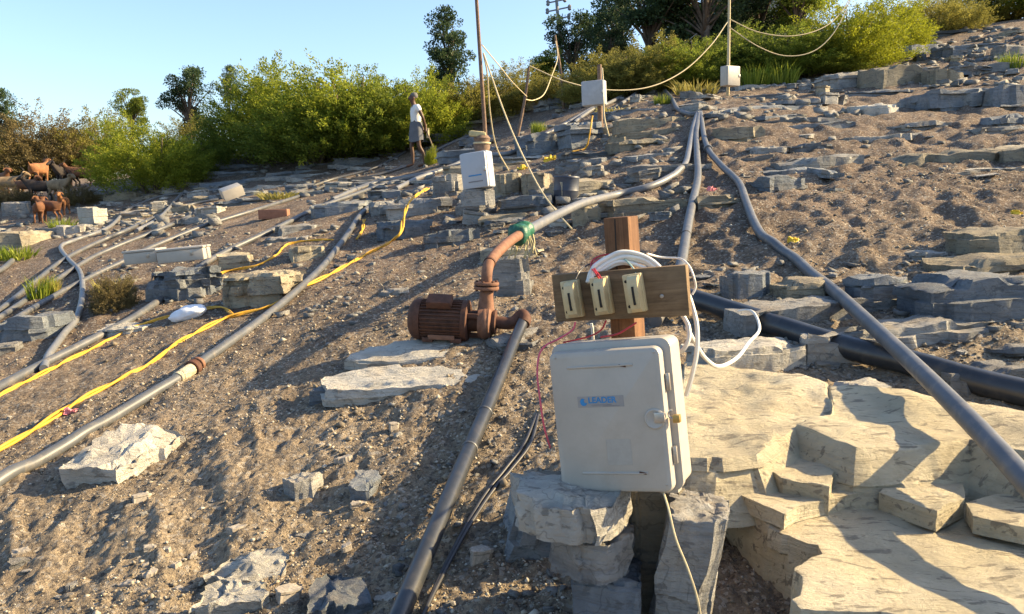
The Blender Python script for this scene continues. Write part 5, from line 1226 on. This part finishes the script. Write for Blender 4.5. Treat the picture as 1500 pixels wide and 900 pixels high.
# ------------------------------------------------------------------ scattered rocks (copies) and gravel
rs = random.Random(77)
LOOSE = [rock_mesh('loose_rock', irregular(1, .65, random.Random(200 + k), 8, .2, .55), (.20, .28, .16, .36, .24, .42)[k], 200 + k, M['rock'], n=40, layers=(3, 3, 2, 4, 2, 3)[k], step=.06) for k in range(6)]
allp = np.vstack(PATHS)
taken = []
def scatter(poly, count, smin, smax, label, group, mats=('rock', 'rock', 'rock_blue'), flat=1.0, name='loose_rock', clear=.0):
    poly = np.array(poly, float); x0, y0 = poly.min(0); x1, y1 = poly.max(0); done = tries = 0
    def inside(x, y):
        c = False; j = len(poly) - 1
        for i in range(len(poly)):
            if (poly[i, 1] > y) != (poly[j, 1] > y) and x < (poly[j, 0] - poly[i, 0]) * (y - poly[i, 1]) / (poly[j, 1] - poly[i, 1]) + poly[i, 0]: c = not c
            j = i
        return c
    while done < count and tries < count * 30:
        tries += 1; x = rs.uniform(x0, x1); y = rs.uniform(y0, y1)
        if not inside(x, y): continue
        if any(a < x < c and b - 4 < y < d + 2 for a, b, c, d in ROCKS_PX): continue
        g = hit(x, y); w = smin * (smax / smin) ** (rs.random() ** 1.6)
        if ((allp - g[:2]) ** 2).sum(1).min() < (w * .45 + .05) ** 2: continue
        if any((g[0] - a) ** 2 + (g[1] - b) ** 2 < (.42 * (w + c)) ** 2 for a, b, c in taken): continue
        taken.append((g[0], g[1], w))
        hz = w * rs.uniform(.7, 1.3) * flat
        me = LOOSE[rs.randrange(6)]
        o = link(name, me, None, (g[0], g[1], gz(g[0], g[1]) - .09 * hz), (rs.uniform(-.1, .12), rs.uniform(-.16, .03), rs.gauss(.3, .5) + (math.pi if rs.random() < .5 else 0)), (w, w * rs.uniform(.7, 1.2), hz))
        o.material_slots[0].link = 'OBJECT'; mk = rs.choice(mats); o.material_slots[0].material = M[mk]
        col_ = {'rock': 'grey', 'rock_blue': 'blue-grey', 'rock_tan': 'tan', 'stone': 'brownish'}[mk]
        sz_ = 'large' if w > smin * (smax / smin) ** .55 else 'small' if w < smin * (smax / smin) ** .2 else 'middling'
        tag(o, sz_ + ' ' + col_ + ' ' + label, 'rock', group); done += 1
scatter([(1200,92),(1300,52),(1500,20),(1500,120),(1380,125),(1300,135),(1200,140)], 40, .35, 1.0, 'block in the dense rock pile above the upper ledge', 'rock pile at the top of the slope', ('rock', 'rock', 'rock_blue', 'rock_tan'), .85)
scatter([(900,150),(1000,130),(1190,115),(1260,140),(1240,175),(1030,178),(900,172)], 26, .3, .8, 'slab on the ledge around the top of three pipes', 'slabs around the top of the pipes', flat=.9)
scatter([(640,180),(760,140),(900,125),(890,210),(760,232),(650,235)], 20, .35, .9, 'slab on the rocky rise behind the guy ropes', 'slabs behind the guy ropes', ('rock', 'rock', 'rock_blue', 'rock_tan'))
scatter([(300,250),(640,215),(650,290),(560,285),(420,285),(300,275)], 22, .3, .7, 'flat slab on the rocky bank below the thicket', 'slabs below the thicket', flat=.7)
scatter([(0,278),(130,285),(300,262),(320,300),(200,330),(80,345),(0,345)], 42, .3, .9, 'slab on the stony bank in front of the goats', 'slabs in front of the goats', ('rock', 'rock', 'rock_tan'), .9)
scatter([(620,240),(860,235),(1000,250),(1000,325),(860,345),(640,340)], 26, .18, .5, 'stone on the terrace around the blue-white control box', 'stones on the middle terrace', flat=.9)
scatter([(1040,180),(1500,150),(1500,270),(1100,290)], 8, .15, .5, 'thin slab scattered in the bare soil between ledges', 'slabs in the bare soil', flat=.5)
scatter([(1030,390),(1500,420),(1500,545),(1230,560),(1030,470)], 16, .10, .34, 'stone lying among the ledges by the black pipe', 'stones by the black pipe', flat=.8)
scatter([(120,340),(480,320),(520,380),(300,460),(100,470)], 9, .12, .3, 'stone on soil between the long pipes and fallen boxes', 'stones along the bank pipes', ('rock', 'rock_tan'), .8)
scatter([(0,560),(420,520),(600,600),(760,560),(800,900),(0,900)], 42, .03, .11, 'loose stone lying on the bare near gravel', 'small stones on the near gravel', ('stone', 'stone', 'rock'), 1.3, 'loose_stone')
scatter([(560,340),(720,350),(700,480),(480,480)], 12, .04, .12, 'loose stone on the soil uphill of the pump', 'small stones uphill of the pump', ('stone', 'rock'), 1.2, 'loose_stone')

def rubble():
    rng = np.random.default_rng(8); Vs = []; Fs = []
    zones = [((620,130),(1000,330),420,.05,.20), ((880,120),(1260,180),220,.06,.22), ((1190,40),(1500,130),420,.06,.26), ((300,215),(640,300),420,.05,.2), ((0,272),(320,350),420,.06,.24), ((1040,380),(1500,540),200,.02,.09),
             ((1040,200),(1500,270),45,.03,.10), ((60,330),(520,470),260,.03,.11), ((440,340),(800,520),160,.02,.07), ((560,560),(830,900),130,.012,.045)]
    cube = np.array([[x, y, z] for x in (-1, 1) for y in (-1, 1) for z in (-1, 1)], float) * .5
    fc = [(0,1,3,2),(4,6,7,5),(0,4,5,1),(2,3,7,6),(0,2,6,4),(1,5,7,3)]
    for (a, b, n, s0, s1) in zones:
        for k in range(n):
            g = hit(rng.uniform(a[0], b[0]), rng.uniform(a[1], b[1]))
            if g[1] > 26: continue
            w = s0 * (s1 / s0) ** (rng.uniform() ** 1.4)
            if ((allp - g[:2]) ** 2).sum(1).min() < (w * .4 + .03) ** 2: continue
            v = cube * (1 + rng.uniform(-.45, .25, (8, 1))) + rng.uniform(-.13, .13, (8, 3)); v *= np.array([w, w * rng.uniform(.5, 1), w * rng.uniform(.22, .6)])
            t = rng.normal(.2, .9); R = np.array(Euler((rng.normal(0, .22), rng.normal(0, .22), t)).to_matrix())
            i = len(Vs) * 8; Vs.append(v @ R.T + np.array([g[0], g[1], gz(g[0], g[1]) + w * .07])); Fs += [tuple(q + i for q in f) for f in fc]
    o = link('rubble', mesh_np('rubble', np.vstack(Vs), np.array(Fs), M['rock'], False))
    tag(o, 'broken stone rubble filling between the slabs', 'rubble', kind='stuff')
rubble()
def gravel():
    rng = np.random.default_rng(3); n = 80000
    Y = 2.0 * (11 / 2.0) ** (rng.uniform(0, 1, n) ** 1.25); X = rng.uniform(-1, 1, n) * (.70 * Y + .35)
    keep = vnoise(np.stack([X * 1.6, Y * 1.6, 0 * X], 1), 91) + rng.uniform(-.5, .6, n) > -.1
    X, Y = X[keep], Y[keep]; n = len(X)
    Z = GZ(X, Y); s = np.exp(rng.normal(math.log(.0036), .55, n)) * (.75 + .11 * Y); s = np.clip(s, .003, .035)
    base = np.array([[1,0,0],[-1,0,0],[0,1,0],[0,-1,0],[0,0,.7],[0,0,-.7]], float)
    tri = np.array([[0,2,4],[2,1,4],[1,3,4],[3,0,4],[2,0,5],[1,2,5],[3,1,5],[0,3,5]])
    V = base[None] * rng.uniform(.55, 1.25, (n, 6, 1)); a = rng.uniform(0, 6.28, n); ca, sa = np.cos(a)[:, None], np.sin(a)[:, None]
    Vr = np.stack([V[..., 0] * ca - V[..., 1] * sa, V[..., 0] * sa + V[..., 1] * ca, V[..., 2]], -1) * s[:, None, None]
    Vr += np.stack([X, Y, Z + s * .25], 1)[:, None]
    Fq = (tri[None] + (np.arange(n) * 6)[:, None, None]).reshape(-1, 3)
    o = link('gravel', mesh_np('gravel', Vr.reshape(-1, 3), Fq, M['pebble'], False))
    tag(o, 'fine mixed gravel strewn over the sandy slope', 'gravel', kind='stuff')
gravel()
